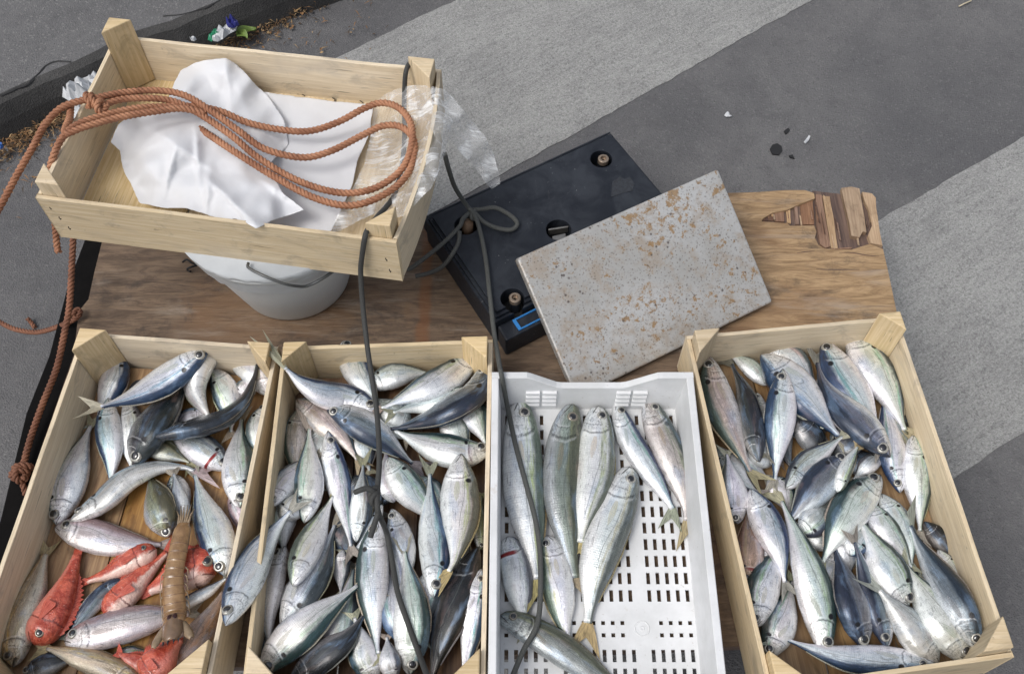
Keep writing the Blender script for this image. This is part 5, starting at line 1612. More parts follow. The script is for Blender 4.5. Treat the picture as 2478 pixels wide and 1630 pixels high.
def mantis_shrimp():
    k = ZONE['B']
    px = [(k[0] + x / k[2], k[1] + y / k[2]) for x, y in [(1512, 330), (1465, 560), (1425, 800), (1440, 1050), (1430, 1160)]]
    zs = 0.0
    pts = []
    for u, v in px:
        p = at(u, v, .24)
        pts.append((u, v, max(hm_at(p.x + a_, p.y + b_) for a_ in (-.012, 0, .012) for b_ in (-.02, 0, .02)) + 0.009))
    zz = sorted(p[2] for p in pts)[-2]
    path = path3([(u, v, 0.65 * z + 0.35 * zz) for u, v, z in pts], 0.0012)
    n = len(path)
    root = empty('mantis_shrimp', path[n // 2], 'brown segmented mantis shrimp with two dark eyespots on its tail', 'shrimp')
    fr = frames(path)
    R0 = 0.5 * 180 / 3.4 * (path[n // 2] - CAMP).dot(_F) / FPX
    mb = MB(); rows, uvs = [], []
    seg = 13.0
    for i, p in enumerate(path):
        f = i / (n - 1)
        t = fr[i][0]; up = (Vector((0, 0, 1)) - t * t.z).normalized(); sd = t.cross(up)
        wd = R0 * float(np.interp(f, [0, .06, .2, .45, .7, .9, 1], [.55, .8, .86, .9, 1.0, 1.06, .95]))
        ph = (f * seg) % 1.0
        if f < 0.2: ph = 0.5
        wd *= 1 + 0.05 * (ph - .5)
        rows.append([p + sd * (wd * math.cos(a)) + up * (wd * (.62 if math.sin(a) > 0 else .4) * math.sin(a) * (1 + .10 * (ph - .5))) for a in [2 * math.pi * j / 22 for j in range(22)]])
        uvs.append([(f * seg if f > .2 else f * 0.5, j / 22) for j in range(22)])
    mb.grid(rows, uvs, closed=True); mb.fan(rows[0], path[0], flip=True); mb.fan(rows[-1], path[-1])
    mb.build('body', M['shrimp_shell'], root, smooth=True)
    e = path[-1]; t = fr[-1][0]; up = (Vector((0, 0, 1)) - t * t.z).normalized(); sd = t.cross(up)
    def plate(c, ax, l, wd, name, mat, h=.002, curve=.3):
        sdx = ax.cross(up).normalized()
        m = MB(); rws = []
        for i in range(9):
            f = i / 8
            w_ = wd * (0.72 + .28 * math.sin(math.pi * (f * .8 + .1))) * (1 if f < .8 else 1 - (f - .8) * 2.2)
            rws.append([c + ax * (l * f) + sdx * (w_ * q) + up * (h * (1 - q * q) - curve * l * .2 * f * f) for q in (-1, -.6, -.2, .2, .6, 1)])
        m.grid(rws)
        o = m.build(name, M[mat], root, smooth=True)
        s_ = o.modifiers.new('thickness', 'SOLIDIFY'); s_.thickness = .0006
        return o
    plate(e - t * .006 + up * .004, t, .038, R0 * .92, 'tail_plate', 'shrimp_tail', .006)
    for s_ in (1, -1):
        plate(e + sd * s_ * R0 * .75, (t + sd * s_ * .42).normalized(), .034, R0 * .42, 'tail_fan', 'shrimp_fan', .003)
        for q in (0, 1):
            m = MB(); c = e + t * .032 + sd * s_ * (R0 * (.25 + .4 * q)) + up * .004
            m.tube([c, c + t * .007], lambda f: .0016 * (1 - .85 * f), 6); m.build('tail_spine', M['eye_black'], root)
    for s_ in (1, -1):
        c = path[-1] - t * .006 + sd * s_ * .0032 + up * (R0 * .62 + .0005)
        m = MB(); rws = [[c + sd * (.0030 * rr * math.cos(a)) + t * (.0050 * rr * math.sin(a)) + up * hh for a in [2 * math.pi * j / 14 for j in range(14)]] for rr, hh in ((1.05, -.0035), (1, 0), (.6, .0007))]
        m.grid(rws, closed=True); m.fan(rws[-1], c + up * .0008); m.build('eyespot', M['shrimp_spot'], root, smooth=True)
    h = path[0]; t0 = -fr[0][0]; sd0 = t0.cross(up)
    for s_ in (-1.2, -.8, -.4, .1, .5, 1.0):
        m = MB(); a = h + sd0 * s_ * R0 * .42
        m.tube([a - t0 * .004, a + t0 * .014 + sd0 * s_ * .002, a + t0 * (.030 if abs(s_) < .9 else .022) + sd0 * s_ * .006 + up * .001], lambda f: .0022 * (1 - .8 * f), 6)
        m.build('feeler', M['shrimp_fan'], root, smooth=True)
    for s_ in (1, -1):
        for i in range(6):
            j = int(n * (.45 + .07 * i)); c = path[j] + sd * s_ * R0 * .9 - up * .002
            m = MB(); m.tube([c, c + sd * s_ * .004 + fr[j][0] * .004, c + sd * s_ * .005 + fr[j][0] * .010 - up * .003], lambda f: .0014 * (1 - .6 * f), 6); m.build('swimming_leg', M['shrimp_fan'], root)
make_plain('shrimp_tail', (0.21, 0.135, 0.085), 0.35, 0, 0.35, 120, 0.3, Coat_Weight=0.5)
make_plain('shrimp_fan', (0.30, 0.22, 0.14), 0.4, 0, 0.4, 200, 0.3)
make_plain('shrimp_spot', (0.030, 0.006, 0.008), 0.3)
mantis_shrimp()

GM = 'fish in the middle wooden crate'
def Mf(*a, **k): return fish(*a, group=GM, **k)
Mf('C', [(1500, 640), (1620, 560), (1780, 500)], 180, 'N', 'silver fish buried behind the bright upper right one', 'pale', eye=False)
Mf('D', [(1290, 900), (1330, 1120), (1380, 1350)], 170, 'E', 'pale fish buried between the centre fish and the large gaping one', 'pale', eye=False)
Mf('D', [(620, 1000), (700, 820), (800, 650)], 170, 'E', 'green fish buried beside the grey green slanting one', 'green', eye=False)
Mf('C', [(1040, 880), (1090, 1040), (1140, 1220)], 210, 'E', 'grey fish buried left of the upper cord', 'grey', eye=False)
Mf('C', [(1190, 1520), (1250, 1370), (1340, 1220)], 220, 'E', 'dark fish buried under the grey lilac one', 'dark', eye=False)
Mf('D', [(1540, -60), (1650, 100), (1770, 280)], 240, 'E', 'grey fish buried under the fat white fish', 'grey', eye=False)
Mf('D', [(850, 280), (930, 440), (970, 660)], 220, 'W', 'dark fish buried under the thin pale tail', 'dark', eye=False)
Mf('D', [(1800, 720), (1860, 560), (1910, 360)], 220, 'E', 'grey fish buried above the very dark brown one', 'grey', eye=False)
Mf('C', [(1150, 780), (1290, 860), (1440, 960)], 220, 'N', 'pale fish buried under the long diagonal blue fish', 'pale', eye=False)
Mf('D', [(230, 1640), (260, 1400), (270, 1150)], 190, 'W', 'dark fish buried at the near left corner of the middle crate', 'dark', eye=False)
Mf('D', [(760, 1500), (900, 1230), (960, 950), (1000, 700)], 270, 'E', 'grey fish mostly buried left of the yellow green centre fish', 'grey', eye=False)
Mf('D', [(400, 40), (420, 300), (430, 560)], 250, 'W', 'pale fish buried at the left wall above the lilac wounded one', 'pale', eye=False)
Mf('D', [(1180, 1640), (1080, 1350), (1010, 1100)], 270, 'W', 'green fish buried under the near end of the big diagonal fish', 'green', eye=False)
Mf('D', [(1560, 1300), (1380, 1150), (1310, 900), (1290, 640)], 260, 'W', 'blue fish buried between the centre fish and the gaping one', 'blue', eye=False)
Mf('C', [(1480, 810), (1330, 730), (1180, 620)], 230, 'N', 'grey fish buried where the top fish cross below the far wall', 'grey', eye=False)
Mf('C', [(980, 1280), (1130, 1400), (1240, 1580)], 250, 'E', 'dark fish buried beside the cord knot', 'dark', eye=False)
Mf('C', [(400, 1620), (520, 1500), (700, 1360)], 230, 'W', 'pale fish buried under the head at the left wall', 'pale', eye=False)
Mf('D', [(560, 740), (520, 980), (470, 1270)], 240, 'E', 'dark fish buried right of the lilac wounded one', 'dark', eye=False)
Mf('D', [(1760, 690), (1620, 900), (1570, 1260)], 260, 'E', 'grey fish buried under the yellow tail at the right', 'grey', eye=False)
Mf('C', [(1780, 740), (1850, 900), (1960, 1050)], 240, 'N', 'pale fish buried below the steel blue one at the right wall', 'pale', eye=False)
Mf('C', [(640, 880), (760, 1040), (800, 1280)], 240, 'E', 'grey fish buried under the pink flanked fish', 'grey', eye=False)
Mf('C', [(1120, 540), (1290, 450), (1470, 420), (1640, 420)], 210, 'N', 'pale pinkish fish under the far wall of the middle crate', 'pale', tail=0, eye=False)
Mf('C', [(1960, 560), (1990, 740), (2050, 900), (2090, 1000)], 240, 'E', 'pale green fish wedged along the far right wall below the blue one', 'green', tail=0, eye=False)
Mf('C', [(560, 700), (520, 900), (520, 1120), (560, 1300)], 190, 'W', 'pinkish fish low on the far left of the middle crate', 'rosy', tail=0, eye=False)
Mf('D', [(2050, 540), (2045, 350), (2060, 100)], 130, 'E', 'narrow brown fish standing nose down on the right wall', 'olive', tail=0)
Mf('D', [(920, 540), (905, 720), (900, 900)], 150, 'E', 'grey green fish strip deep in the centre gap of the heap', 'grey', tail=0, eye=False)
Mf('D', [(1340, 1620), (1300, 1450), (1280, 1260)], 180, 'E', 'yellowish pale fish low at the near end of the heap', 'pale', tail=0, eye=False)
Mf('C', [(1990, 560), (1740, 640), (1480, 700), (1330, 740)], 200, 'N', 'greenish white fish sandwiched between two upper right fish', 'green', tail=0, eye=False)
Mf('C', [(1340, 1480), (1290, 1320), (1280, 1200), (1270, 1060)], 200, 'E', 'grey lilac fish straight below the long diagonal blue fish', 'lilac', tail=0, eye=False)
Mf('C', [(335, 1505), (430, 1340), (560, 1200), (700, 1090)], 215, 'W', 'white fish head with large eye at the left wall of the middle crate', 'pale', tail=0)
Mf('C', [(535, 630), (720, 770), (900, 930), (1040, 1130)], 250, 'E', 'olive fish with a pink flank and yellow line at the far left', 'rosy', tail=0, eye=False)
Mf('C', [(925, 160), (1010, 350), (1110, 530), (1210, 700)], 240, 'E', 'dark blue fish with nose over the far wall of the middle crate', 'blue', tail=0)
Mf('C', [(795, 900), (830, 1100), (890, 1350), (935, 1560), (985, 1840)], 215, 'E', 'nose up fish with a dark blue back left of the knotted cord', 'blue', tail=0)
Mf('C', [(2120, 1050), (1880, 1070), (1600, 1000), (1340, 890)], 275, 'N', 'wide pale fish with a dark grey head at the right wall', 'green', tail=0, blood=0.25)
Mf('D', [(2030, 520), (1860, 930), (1730, 1290), (1640, 1640)], 300, 'E', 'very dark brown fish slanting down the near right corner', 'black', roll=25, tail=0, eye=False)
Mf('D', [(2055, 710), (2010, 950), (1965, 1250), (1900, 1640)], 200, 'E', 'slim fish with bright blue back along the right wall of the middle crate', 'blue', tail=0)
Mf('C', [(1290, 1110), (1420, 1320), (1560, 1500), (1690, 1660)], 270, 'E', 'green backed fish with pink belly below the long diagonal blue fish', 'green', tail=0, eye=False)
Mf('D', [(1030, 480), (1065, 250), (1070, 60), (1085, -150)], 190, 'E', 'grey green fish with yellow tail just left of the cord knot', 'grey', tail=(1080, -290), eye=False)
Mf('D', [(1320, 215), (1385, 430), (1420, 650), (1400, 950)], 225, 'W', 'lilac grey fish peering nose up behind the cord', 'lilac', tail=0)
Mf('D', [(1240, 170), (1120, 440), (990, 575)], 100, 'W', 'thin pale fish tail pointing to the lower left from the cord knot', 'lilac', kind='slim', tail=(870, 620), eye=False)
Mf('D', [(440, 520), (350, 720), (300, 1000), (310, 1345)], 215, 'W', 'lilac white fish with a small red wound on its belly', 'lilac', tail=(190, 1400), roll=-25, spot=0.4)
Mf('D', [(420, 1190), (560, 950), (720, 680), (855, 340)], 285, 'E', 'grey green fish with dark blue back slanting left of centre', 'grey', roll=12, tail=(985, 180), eye=False)
Mf('D', [(505, 840), (600, 590), (720, 340), (835, 100)], 245, 'W', 'white fish with green edge lying tail up left of centre', 'white', tail=(985, -40), eye=False)
Mf('D', [(600, 320), (635, 80), (640, -180), (640, -450)], 245, 'W', 'upright fish with fanned yellow tail left of the nose up one', 'green', tail=(640, -640), eye=False)
Mf('D', [(480, 1640), (750, 1420), (950, 1270), (1100, 1070)], 250, 'S', 'dark grey fish under the big diagonal fish at the near edge', 'dark', roll=10, tail=0, eye=False)
Mf('D', [(1470, 1560), (1485, 1220), (1475, 900), (1425, 560)], 310, 'E', 'large fish nose down with open mouth under the long cord', 'green', tail=0, mouth=True)
Mf('D', [(1200, 290), (1165, 550), (1160, 850), (1180, 1150), (1205, 1400)], 275, 'W', 'yellow green fish nose up in the centre, fins spread on it', 'green', tail=(1215, 1560))
Mf('C', [(790, 705), (1000, 800), (1250, 960), (1490, 1160)], 260, 'S', 'long blue fish lying diagonally on top at the far end', 'blueback', tail=(1660, 1240))
Mf('D', [(1665, 920), (1680, 610), (1640, 250), (1632, -80)], 265, 'E', 'fish nose down with pale forked tail at the right of centre', 'blue', tail=(1635, -250))
Mf('C', [(1890, 1080), (1880, 1400), (1880, 1640), (1840, 1930), (1790, 2050)], 330, 'E', 'fat white fish with green back and yellow tail near the right wall', 'white', tail=(1640, 2180), eye=False)
Mf('C', [(2085, 345), (2010, 570), (1750, 740), (1500, 835), (1310, 875)], 225, 'S', 'steel blue fish showing its back below the upper right silver fish', 'blueback', roll=30, tail=0)
Mf('C', [(2015, 240), (1800, 440), (1520, 580), (1235, 705)], 255, 'N', 'bright silver fish with black back pointing to the far right corner', 'green', tail=0)
Mf('C', [(1205, 730), (1000, 640), (760, 590), (580, 500), (440, 370)], 240, 'N', 'silver grey fish on top, tail over the wall between two crates', 'blue', tail=(200, 80), zt=0.290, fs=0.35)
Mf('D', [(245, 1560), (430, 1340), (680, 1110), (880, 960), (1040, 840)], 315, 'S', 'big bright fish slanting across the near left corner', 'green', tail=(1290, 800), gold=True)
Mf('D', [(-40, 1150), (90, 850), (230, 570), (400, 330), (490, 220)], 290, 'W', 'large silver fish with its head over the wall between two crates', 'blue', tail=0, zh=0.302, lift=0.016)

GW = 'fish in the white plastic crate'
def Wf(*a, **k): return fish(*a, group=GW, **k)
Wf('F', [(265, 435), (330, 670), (370, 900), (410, 1180)], 255, 'E', 'fish with a blood red gill slit at the left wall of the white crate', 'pale', kind='bogue', spot=0, tail=0, blood=1.0, eye=False)
Wf('F', [(590, 435), (640, 650), (690, 900), (725, 1130), (765, 1300)], 270, 'W', 'greenish fish tucked under the grey one in the white crate', 'white', kind='bogue', spot=0, tail=(860, 1420))
Wf('E', [(800, 410), (735, 680), (710, 1100), (760, 1480), (825, 1830)], 315, 'E', 'grey brown fish, the darkest of the large ones in the white crate', 'stone', kind='bogue', spot=0, tail=(830, 2010), gold=True)
Wf('E', [(1010, 430), (1000, 700), (980, 1000), (905, 1300), (868, 1540)], 320, 'E', 'white fish with red fin base, third from the left in the white crate', 'white', kind='bogue', spot=0, tail=0)
Wf('E', [(362, 380), (385, 700), (400, 1100), (455, 1460), (515, 1840)], 340, 'E', 'long white fish with yellow flank at the left under the black cord', 'white', kind='bogue', spot=0, tail=0)
Wf('E', [(1155, 400), (1250, 650), (1400, 900), (1540, 1120), (1625, 1260)], 205, 'E', 'slim silver fish with yellow tail, second from the right in the white crate', 'blue', kind='slim', tail=(1600, 1440), spot=0)
Wf('E', [(1415, 380), (1530, 650), (1660, 950), (1730, 1200), (1745, 1360)], 260, 'E', 'brownish fish with a pink flank nearest the right wall of the white crate', 'rosy', kind='bogue', tail=(1780, 1600), spot=0.6)
Wf('E', [(1270, 930), (1170, 1250), (1050, 1554), (970, 1854), (925, 2200)], 340, 'E', 'white fish lying slanted beside the bare perforated floor', 'white', kind='bogue', spot=0, tail=(890, 2480))
Wf('F', [(210, 1090), (450, 1200), (750, 1390), (1040, 1590), (1250, 1740)], 260, 'N', 'greyish green fish lying across the near left corner of the white crate', 'stone', kind='bogue', spot=0, tail=0, gold=True)

GR = 'fish in the right wooden crate'
def Rf(*a, **k): return fish(*a, group=GR, **k)
Rf('G', [(500, 1150), (560, 1350), (700, 1480)], 190, 'W', 'silver fish buried under the tail of the far left fish', 'pale', eye=False)
Rf('H', [(360, 420), (300, 560), (260, 700)], 190, 'W', 'green fish buried left of the slim blue banded one', 'green', eye=False)
Rf('H', [(880, 560), (830, 720), (830, 900)], 180, 'E', 'blue fish buried left of the blue edged nose down one', 'blue', eye=False)
Rf('G', [(1240, 1230), (1330, 1130), (1430, 1060)], 180, 'N', 'silver fish buried beneath the purple blue top fish', 'pale', eye=False)
Rf('G', [(560, 1230), (660, 1290), (820, 1340)], 210, 'N', 'grey fish buried left of the middle grey green fish', 'grey', eye=False)
Rf('G', [(860, 950), (1000, 1060), (1160, 1110)], 230, 'S', 'blue fish buried below the wide blue and grey one', 'blueback', eye=False)
Rf('H', [(370, -60), (470, 80), (530, 250)], 210, 'E', 'green fish buried beside the slim blue banded one', 'green', eye=False)
Rf('H', [(640, 320), (760, 420), (920, 520)], 230, 'N', 'grey fish buried right of the longest olive silver fish', 'grey', eye=False)
Rf('H', [(890, 400), (960, 520), (1000, 720)], 230, 'E', 'pale fish buried above the blue edged nose down one', 'pale', eye=False)
Rf('G', [(1290, 1430), (1400, 1340), (1570, 1280)], 220, 'N', 'dark fish buried near the head of the purple blue top fish', 'dark', eye=False)
Rf('H', [(110, -80), (160, 80), (210, 240)], 210, 'W', 'dark fish buried at the left wall above the blood stained one', 'dark', eye=False)
Rf('G', [(1760, 1180), (1800, 980), (1790, 820)], 180, 'E', 'dark fish buried along the right wall near the corner fish', 'dark', eye=False)
Rf('H', [(760, 620), (720, 760), (700, 900)], 200, 'E', 'grey fish buried below the tail of the top white green fish', 'grey', eye=False)
Rf('G', [(720, 880), (800, 1150), (900, 1400)], 240, 'W', 'dark fish buried between the two upright fish near the far end', 'dark', eye=False)
Rf('G', [(290, 1230), (420, 1450), (620, 1600)], 230, 'W', 'grey fish buried below the far left fish of the right crate', 'grey', eye=False)
Rf('H', [(600, 400), (720, 300), (880, 110)], 250, 'S', 'grey fish buried under the blue edged slanting one', 'grey', eye=False)
Rf('H', [(1000, 570), (1080, 400), (1150, 230)], 240, 'E', 'blue fish buried right of the top white green fish', 'blue', eye=False)
Rf('H', [(1520, 900), (1390, 700), (1300, 500)], 250, 'E', 'grey fish buried under the bright fish facing the near right corner', 'grey', eye=False)
Rf('G', [(1500, 1130), (1360, 1200), (1190, 1340)], 220, 'N', 'dark fish buried under the purple blue top fish', 'dark', eye=False)
Rf('H', [(560, 460), (650, 640), (690, 820)], 220, 'E', 'pale fish buried under the longest olive silver fish', 'pale', eye=False)
Rf('G', [(1880, 1350), (1800, 1150), (1760, 950)], 200, 'E', 'olive fish buried at the right wall below the corner fish', 'olive', eye=False)
Rf('G', [(700, 720), (560, 570), (370, 455)], 150, 'N', 'pale fish tail with yellow rays at the far left of the right crate', 'pale', tail=(660, 440), eye=False)
Rf('G', [(680, 420), (880, 480), (1020, 640), (1090, 780)], 210, 'N', 'silver fish with a white stripe below the far wall of the right crate', 'pale', tail=0, eye=False)
Rf('G', [(620, 790), (650, 1000), (680, 1280)], 150, 'W', 'dull silver fish behind the black one in the right crate', 'grey', tail=0)
Rf('G', [(960, 1010), (1090, 1180), (1200, 1320)], 230, 'N', 'dark green grey fish deep in the middle of the right crate', 'dark', tail=0, eye=False)
Rf('H', [(1590, 300), (1730, 460), (1870, 650)], 170, 'E', 'black fish pressed against the right wall of the right crate', 'black', roll=20, tail=0, eye=False)
Rf('H', [(1700, 520), (1830, 720), (1950, 930)], 150, 'E', 'green speckled fish between the right wall and the navy fish', 'green', tail=0, eye=False)
Rf('G', [(1640, 1290), (1500, 1400), (1410, 1500)], 150, 'N', 'small pale blue fish piece right of the middle of the right crate', 'pale', tail=0, eye=False)
Rf('H', [(1290, 1280), (1215, 950), (1120, 700), (1040, 460)], 215, 'W', 'dark blue grey fish under the pale belly near the front', 'blueback', roll=15, tail=0)
Rf('H', [(190, 790), (210, 600), (200, 380), (180, 220)], 225, 'W', 'brownish blood stained fish nose down at the left wall', 'brown', tail=0, blood=0.8)
Rf('G', [(455, 1850), (425, 1620), (370, 1290)], 230, 'W', 'silver fish nose down with bloody mouth at the left wall of the right crate', 'pale', tail=0, mouth=True)
Rf('H', [(360, 1360), (440, 1130), (500, 950), (545, 770)], 270, 'W', 'yellow green fish low in the near left corner of the right crate', 'green', tail=0)
Rf('H', [(1250, 80), (1370, 280), (1470, 480), (1490, 640)], 210, 'E', 'pale blue fish flank left of the long navy fish', 'pale', tail=0, eye=False)
Rf('H', [(1160, 150), (1290, 370), (1400, 510), (1490, 660)], 210, 'E', 'silvery green fish under the pale blue flank', 'green', tail=0, eye=False)
Rf('G', [(1790, 1590), (1730, 1270), (1680, 960), (1650, 800)], 220, 'W', 'fish with blue back standing nose down by the right wall', 'blue', tail=0)
Rf('G', [(1905, 1130), (1930, 1450), (1950, 1700), (1960, 1920)], 240, 'E', 'green speckled white bellied fish along the right wall', 'green', tail=0, eye=False)
Rf('H', [(260, 1125), (300, 870), (380, 650), (475, 460)], 275, 'W', 'white bellied green fish nose down left of the long olive one', 'green', tail=0)
Rf('G', [(640, 1350), (570, 1050), (510, 780), (410, 550)], 215, 'E', 'nearly black fish nose down beside the far left fish', 'dark', roll=35, tail=(260, 415), eye=False)
Rf('G', [(215, 490), (285, 800), (405, 1100), (560, 1430)], 270, 'W', 'brown and green fish nose up in the far left corner of the right crate', 'rosy', tail=(720, 1570))
Rf('G', [(650, 470), (840, 650), (1050, 880), (1290, 1140)], 330, 'S', 'wide blue and grey fish running diagonally under two others', 'blue', tail=0, eye=False)
Rf('G', [(1165, 360), (1290, 600), (1440, 830), (1560, 1060), (1620, 1220)], 290, 'W', 'blue green fish nose up left of the corner fish', 'blue', tail=0)
Rf('G', [(1385, 275), (1520, 500), (1690, 770), (1835, 1090)], 300, 'E', 'green backed fish with pink belly nose up in the far right corner', 'green', tail=(2040, 1200))
Rf('H', [(1110, 1285), (1040, 1010), (960, 750), (880, 500)], 260, 'W', 'blue edged fish nose down standing at the near bare floor', 'blueback', roll=22, tail=0)
Rf('H', [(1700, 1420), (1530, 1200), (1380, 1020), (1235, 840)], 265, 'E', 'pale grey belly of a fish with its forked tail to the upper left', 'lilac', roll=-30, tail=(1075, 700), eye=False)
Rf('H', [(1910, 1395), (1750, 1120), (1590, 880), (1440, 640)], 330, 'E', 'long green silver fish running to the near right corner', 'green', tail=0)
Rf('G', [(855, 1570), (1030, 1370), (1180, 1255), (1320, 1140)], 215, 'N', 'grey green fish in the middle, slanting up to the right', 'grey', tail=0, eye=False)
Rf('G', [(1350, 1300), (1180, 1480), (1020, 1680), (870, 1860)], 290, 'W', 'fish with blue lower edge slanting head to the upper right', 'blueback', tail=0)
Rf('G', [(1280, 1600), (1350, 1400), (1445, 1230)], 120, 'E', 'small pale upright fish tail beside the slanting blue edged one', 'white', kind='slim', tail=0, eye=False)
Rf('H', [(1460, 955), (1330, 720), (1200, 500), (1080, 280)], 290, 'E', 'bright fish facing the near right corner from the middle', 'green', tail=0)
Rf('H', [(2020, 1300), (1890, 1030), (1700, 730), (1560, 500), (1480, 330)], 285, 'E', 'long navy backed fish along the right side of the right crate', 'blueback', roll=30, tail=(1400, 110))
Rf('H', [(215, 40), (330, 280), (430, 520), (490, 780)], 255, 'E', 'slim silver fish with deep blue band, tail at the near end', 'blue', tail=(540, 920), eye=False)
Rf('H', [(1235, -60), (1060, 130), (920, 350), (785, 620)], 310, 'W', 'white green fish on top of the middle, head to the upper right', 'green', tail=0)
Rf('H', [(810, 1360), (775, 1100), (700, 770), (580, 420), (465, 140)], 285, 'E', 'longest olive silver fish, nose down left of the middle', 'green', tail=(300, -30))
Rf('G', [(830, 600), (815, 900), (790, 1200), (765, 1500)], 255, 'W', 'silver fish with blue left edge nose up near the far end', 'blue', tail=(740, 1640))
Rf('G', [(1705, 1300), (1520, 1100), (1300, 890), (1175, 720), (1115, 540)], 275, 'S', 'purple blue fish lying diagonally on top of the heap', 'blueback', tail=(1105, 350))
Rf('H', [(1665, 1415), (1350, 1400), (1000, 1380), (750, 1320), (510, 1235)], 235, 'S', 'fish lying crosswise along the near wall of the right crate', 'blue', tail=(280, 1170))

# ------------------------------------------------------------------ ropes and cords
def twist(mb, path, r, pitch, strands=3, sides=6, seed=0):
    fr = frames(path)
    s = 0.0
    rs = r * 0.54; off = r * 0.53
    for k in range(strands):
        rows = []; s = 0
        for i, p in enumerate(path):
            if i: s += (p - path[i - 1]).length
            th = 2 * math.pi * (s / pitch + k / strands)
            t, a, b = fr[i]
            e = a * math.cos(th) + b * math.sin(th)
            c = p + e * off
            # strand tangent for the small ring
            tt = (t + (b * math.cos(th) - a * math.sin(th)) * (2 * math.pi * off / pitch)).normalized()
            x = (e - tt * e.dot(tt)).normalized(); y = tt.cross(x)
            rows.append([c + x * (rs * math.cos(2 * math.pi * q / sides)) + y * (rs * math.sin(2 * math.pi * q / sides)) for q in range(sides)])
        mb.grid(rows, closed=True)
        mb.fan(rows[0], path[0], flip=True); mb.fan(rows[-1], path[-1])

def knot_path(u, v, z, axis, r, turns, length, seed):
    c = at(u, v, z)
    ax = Vector(axis).normalized(); a = ax.cross(Vector((0, 0, 1))).normalized(); b = ax.cross(a)
    out = []
    n = int(turns * 26)
    for i in range(n + 1):
        f = i / n; th = 2 * math.pi * turns * f + seed
        rr = r * (1 + .10 * math.sin(th * .5 + seed))
        out.append(c + ax * ((f - .5) * length + 0.003 * math.sin(th * 1.0 + 1)) + a * rr * math.cos(th) + b * rr * .8 * math.sin(th))
    return out

RR, RP = 0.0050, 0.020
def rope_coil():
    A = [(-30, 545, .42), (0, 500, .43), (40, 425, .448), (80, 355, .465), (110, 300, .475), (150, 260, .483), (200, 243, .487), (240, 236, .488), (300, 224, .480), (380, 219, .472), (450, 232, .468), (520, 275, .464), (580, 318, .457), (640, 360, .449), (730, 381, .444), (800, 366, .442), (880, 326, .440), (930, 304, .440), (975, 309, .447), (1003, 345, .452), (990, 415, .452), (935, 468, .450), (850, 497, .446), (760, 478, .444), (660, 425, .444), (560, 362, .450), (500, 322, .445), (478, 308, .432), (455, 297, .405)]
    B = [(232, 262, .485), (300, 240, .477), (400, 241, .470), (470, 268, .464), (560, 328, .456), (620, 378, .447), (700, 427, .440), (780, 458, .440), (850, 467, .442), (915, 452, .446), (970, 412, .452), (994, 362, .455), (996, 305, .456), (968, 263, .452), (925, 249, .448), (880, 263, .443), (820, 295, .438), (750, 317, .436), (680, 314, .438), (600, 297, .446), (530, 268, .456), (460, 257, .462), (400, 258, .467), (330, 262, .474), (260, 277, .480), (190, 300, .484), (150, 335, .484), (127, 385, .472), (120, 425, .45), (127, 480, .40), (133, 540, .36), (138, 595, .33), (142, 610, .325)]
    Cc = [(171, 256, .474), (169, 285, .478), (158, 322, .486), (205, 307, .491), (290, 284, .486), (380, 269, .480), (440, 263, .471), (500, 275, .462)]
    mb = MB()
    for p in (A, B, Cc): twist(mb, path3(p, 0.0012), RR, RP)
    twist(mb, knot_path(222, 243, .487, (1, .05, 0), .0085, 2.4, .016, 0.4), RR * .92, RP)
    twist(mb, knot_path(243, 258, .487, (.6, -.6, 0), .007, 1.2, .010, 2.0), RR * .92, RP)
    o = mb.build('rope', M['rope_fibre'], loc=at(222, 243, .487), smooth=True, merge=False)
    tag(o, 'reddish brown twisted rope looped across the empty crate with a knot', 'rope', 'reddish brown ropes')
rope_coil()
def hanging():
    mb = MB()
    twist(mb, path3([(178, 555, .30), (174, 640, .262), (168, 740, .235), (157, 800, .22), (137, 890, .20), (102, 980, .185), (74, 1060, .178), (58, 1120, .176), (52, 1145, .176)], 0.0012), RR, RP)
    twist(mb, knot_path(50, 1140, .178, (-.2, -1, 0), .010, 2.6, .022, 0.0), RR, RP)
    twist(mb, knot_path(48, 1146, .180, (.9, -.5, 0.1), .010, 1.3, .014, 1.0), RR, RP)
    twist(mb, path3([(50, 1155, .174), (58, 1180, .168), (64, 1205, .155), (64, 1225, .14)], 0.0012), RR * .9, RP)
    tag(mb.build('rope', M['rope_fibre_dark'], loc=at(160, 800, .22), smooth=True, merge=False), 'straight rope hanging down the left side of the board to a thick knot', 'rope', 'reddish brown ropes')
    mb = MB()
    twist(mb, path3([(-40, 752, .10), (0, 779, .105), (40, 797, .11), (90, 803, .12), (140, 790, .15), (172, 776, .19), (190, 764, .197), (194, 752, .197), (184, 750, .20), (176, 765, .20)], 0.0012), RR * .85, RP)
    twist(mb, path3([(66, 770, .012), (74, 778, .006), (84, 792, .004)], 0.0012), RR * .8, RP)
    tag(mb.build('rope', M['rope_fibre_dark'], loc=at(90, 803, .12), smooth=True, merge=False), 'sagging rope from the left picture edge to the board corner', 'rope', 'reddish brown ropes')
hanging()

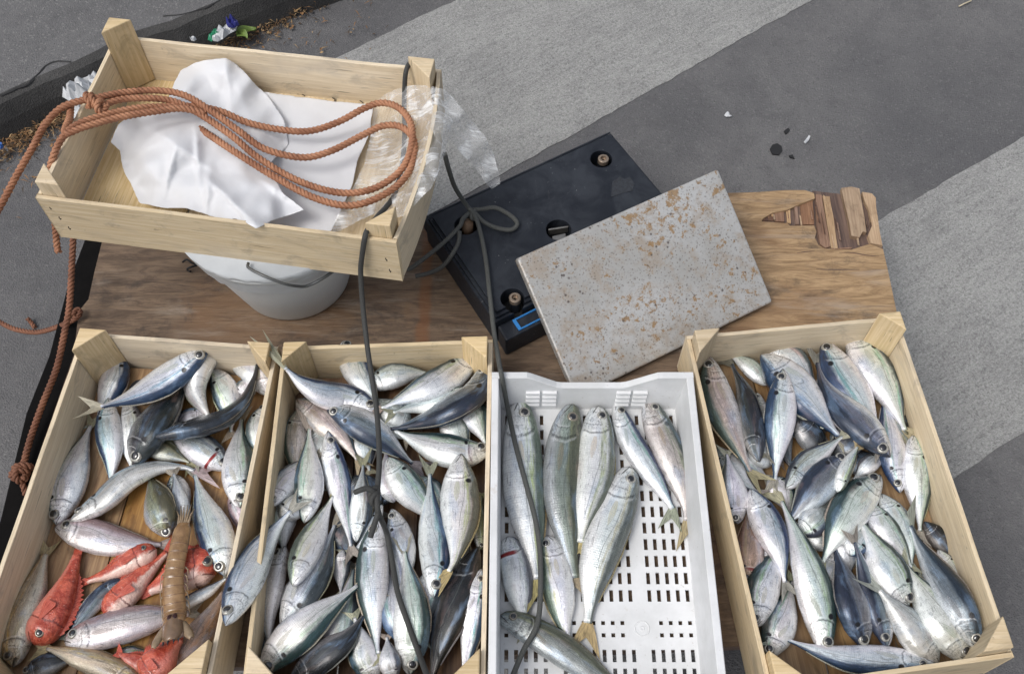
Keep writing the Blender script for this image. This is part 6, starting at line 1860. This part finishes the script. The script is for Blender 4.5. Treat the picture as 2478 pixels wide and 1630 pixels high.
def cord(name, pts, r, mat, label, extra=None, parts=()):
    """pts: (u, v, z); z None = lies on whatever is below"""
    W_ = []
    for u, v, z in pts:
        if z is None:
            z = .26
            for _ in range(6):
                p = at(u, v, z); z = 0.5 * z + 0.5 * (max(hm_at(p.x + .012 * a_, p.y + .012 * b_) for a_ in (-1, -.5, 0, .5, 1) for b_ in (-1, 0, 1)) + r * 1.3)
        W_.append(at(u, v, z))
    q, Lh = catmull(W_, 10); q, _ = catmull(W_, int(Lh / .004))
    mb = MB(); mb.tube([Vector(p) for p in q], r, 9)
    for e in extra or []: mb.tube(e, r, 9)
    o = mb.build(name, M[mat], loc=W_[0], smooth=True, merge=False)
    tag(o, label, 'cord', 'elastic cords')
    return o
ck = knot_path(906, 1197, .318, (.35, -1, 0.1), .0055, 2.3, .018, .5)
hook = [Vector(p) for p in catmull([at(908, 1196, .318), at(900, 1186, .325), at(886, 1181, .328), at(870, 1186, .328), at(860, 1190, .322)], 24)[0]]
stub = [Vector(p) for p in catmull([at(910, 1200, .316), at(914, 1240, .312), at(908, 1262, .308), at(896, 1300, .304)], 24)[0]]
c1_ = cord('elastic_cord', [(1016, 156, .462), (1004, 152, .474), (990, 156, .479), (982, 175, .477), (979, 210, .455), (978, 262, .425), (979, 330, .415), (972, 405, .42), (955, 470, .43), (935, 500, .45), (915, 522, .465), (890, 556, .477), (883, 575, .474), (876, 620, .440), (873, 660, .405), (878, 740, .36), (888, 830, .33), (898, 900, .315), (910, 980, .31), (916, 1050, .312), (918, 1120, .316), (914, 1180, .318), (915, 1235, .316), (936, 1290, None), (950, 1360, None), (962, 1430, None), (985, 1500, None), (1012, 1575, None), (1040, 1650, .30)], 0.0037, 'cord_black',
     'black cord from the empty crate down to a knot on the fish heap', extra=[ck, hook, stub])
loop = [Vector(p) for p in catmull([at(1142, 508, .262), at(1168, 506, .268), at(1200, 503, .27), (at(1236, 522, .268)), at(1252, 542, .264), at(1236, 556, .262), at(1204, 552, .262), at(1172, 538, .264), at(1150, 516, .266)], 60)[0]]
tie1 = [Vector(p) for p in catmull([at(1140, 512, .264), at(1120, 530, .268), at(1112, 548, .266), at(1070, 590, .25), at(1000, 645, .22), at(985, 652, .215)], 40)[0]]
tie2 = [Vector(p) for p in catmull([at(1112, 560, .262), at(1110, 585, .257), at(1095, 615, .25), at(1070, 645, .22), at(1040, 660, .20), at(1005, 668, .198)], 40)[0]]
wrap = knot_path(1146, 520, .264, (.4, -1, 0), .0045, 1.6, .012, .2)
cord('elastic_cord', [(1076, 372, .44), (1086, 410, .40), (1102, 455, .33), (1128, 495, .275), (1148, 520, .268), (1162, 560, .268), (1176, 630, .266), (1186, 720, .266), (1195, 800, .272), (1208, 880, .285), (1214, 910, .292), (1228, 985, None), (1246, 1070, None), (1270, 1160, None), (1294, 1250, None), (1306, 1330, None), (1308, 1400, None), (1306, 1470, None), (1296, 1520, None), (1268, 1570, None), (1238, 1640, .225)], 0.0036, 'cord_grey',
     'dark grey cord from the scale over the white crate, its tied loop on the scale', extra=[loop, tie1, tie2, wrap])
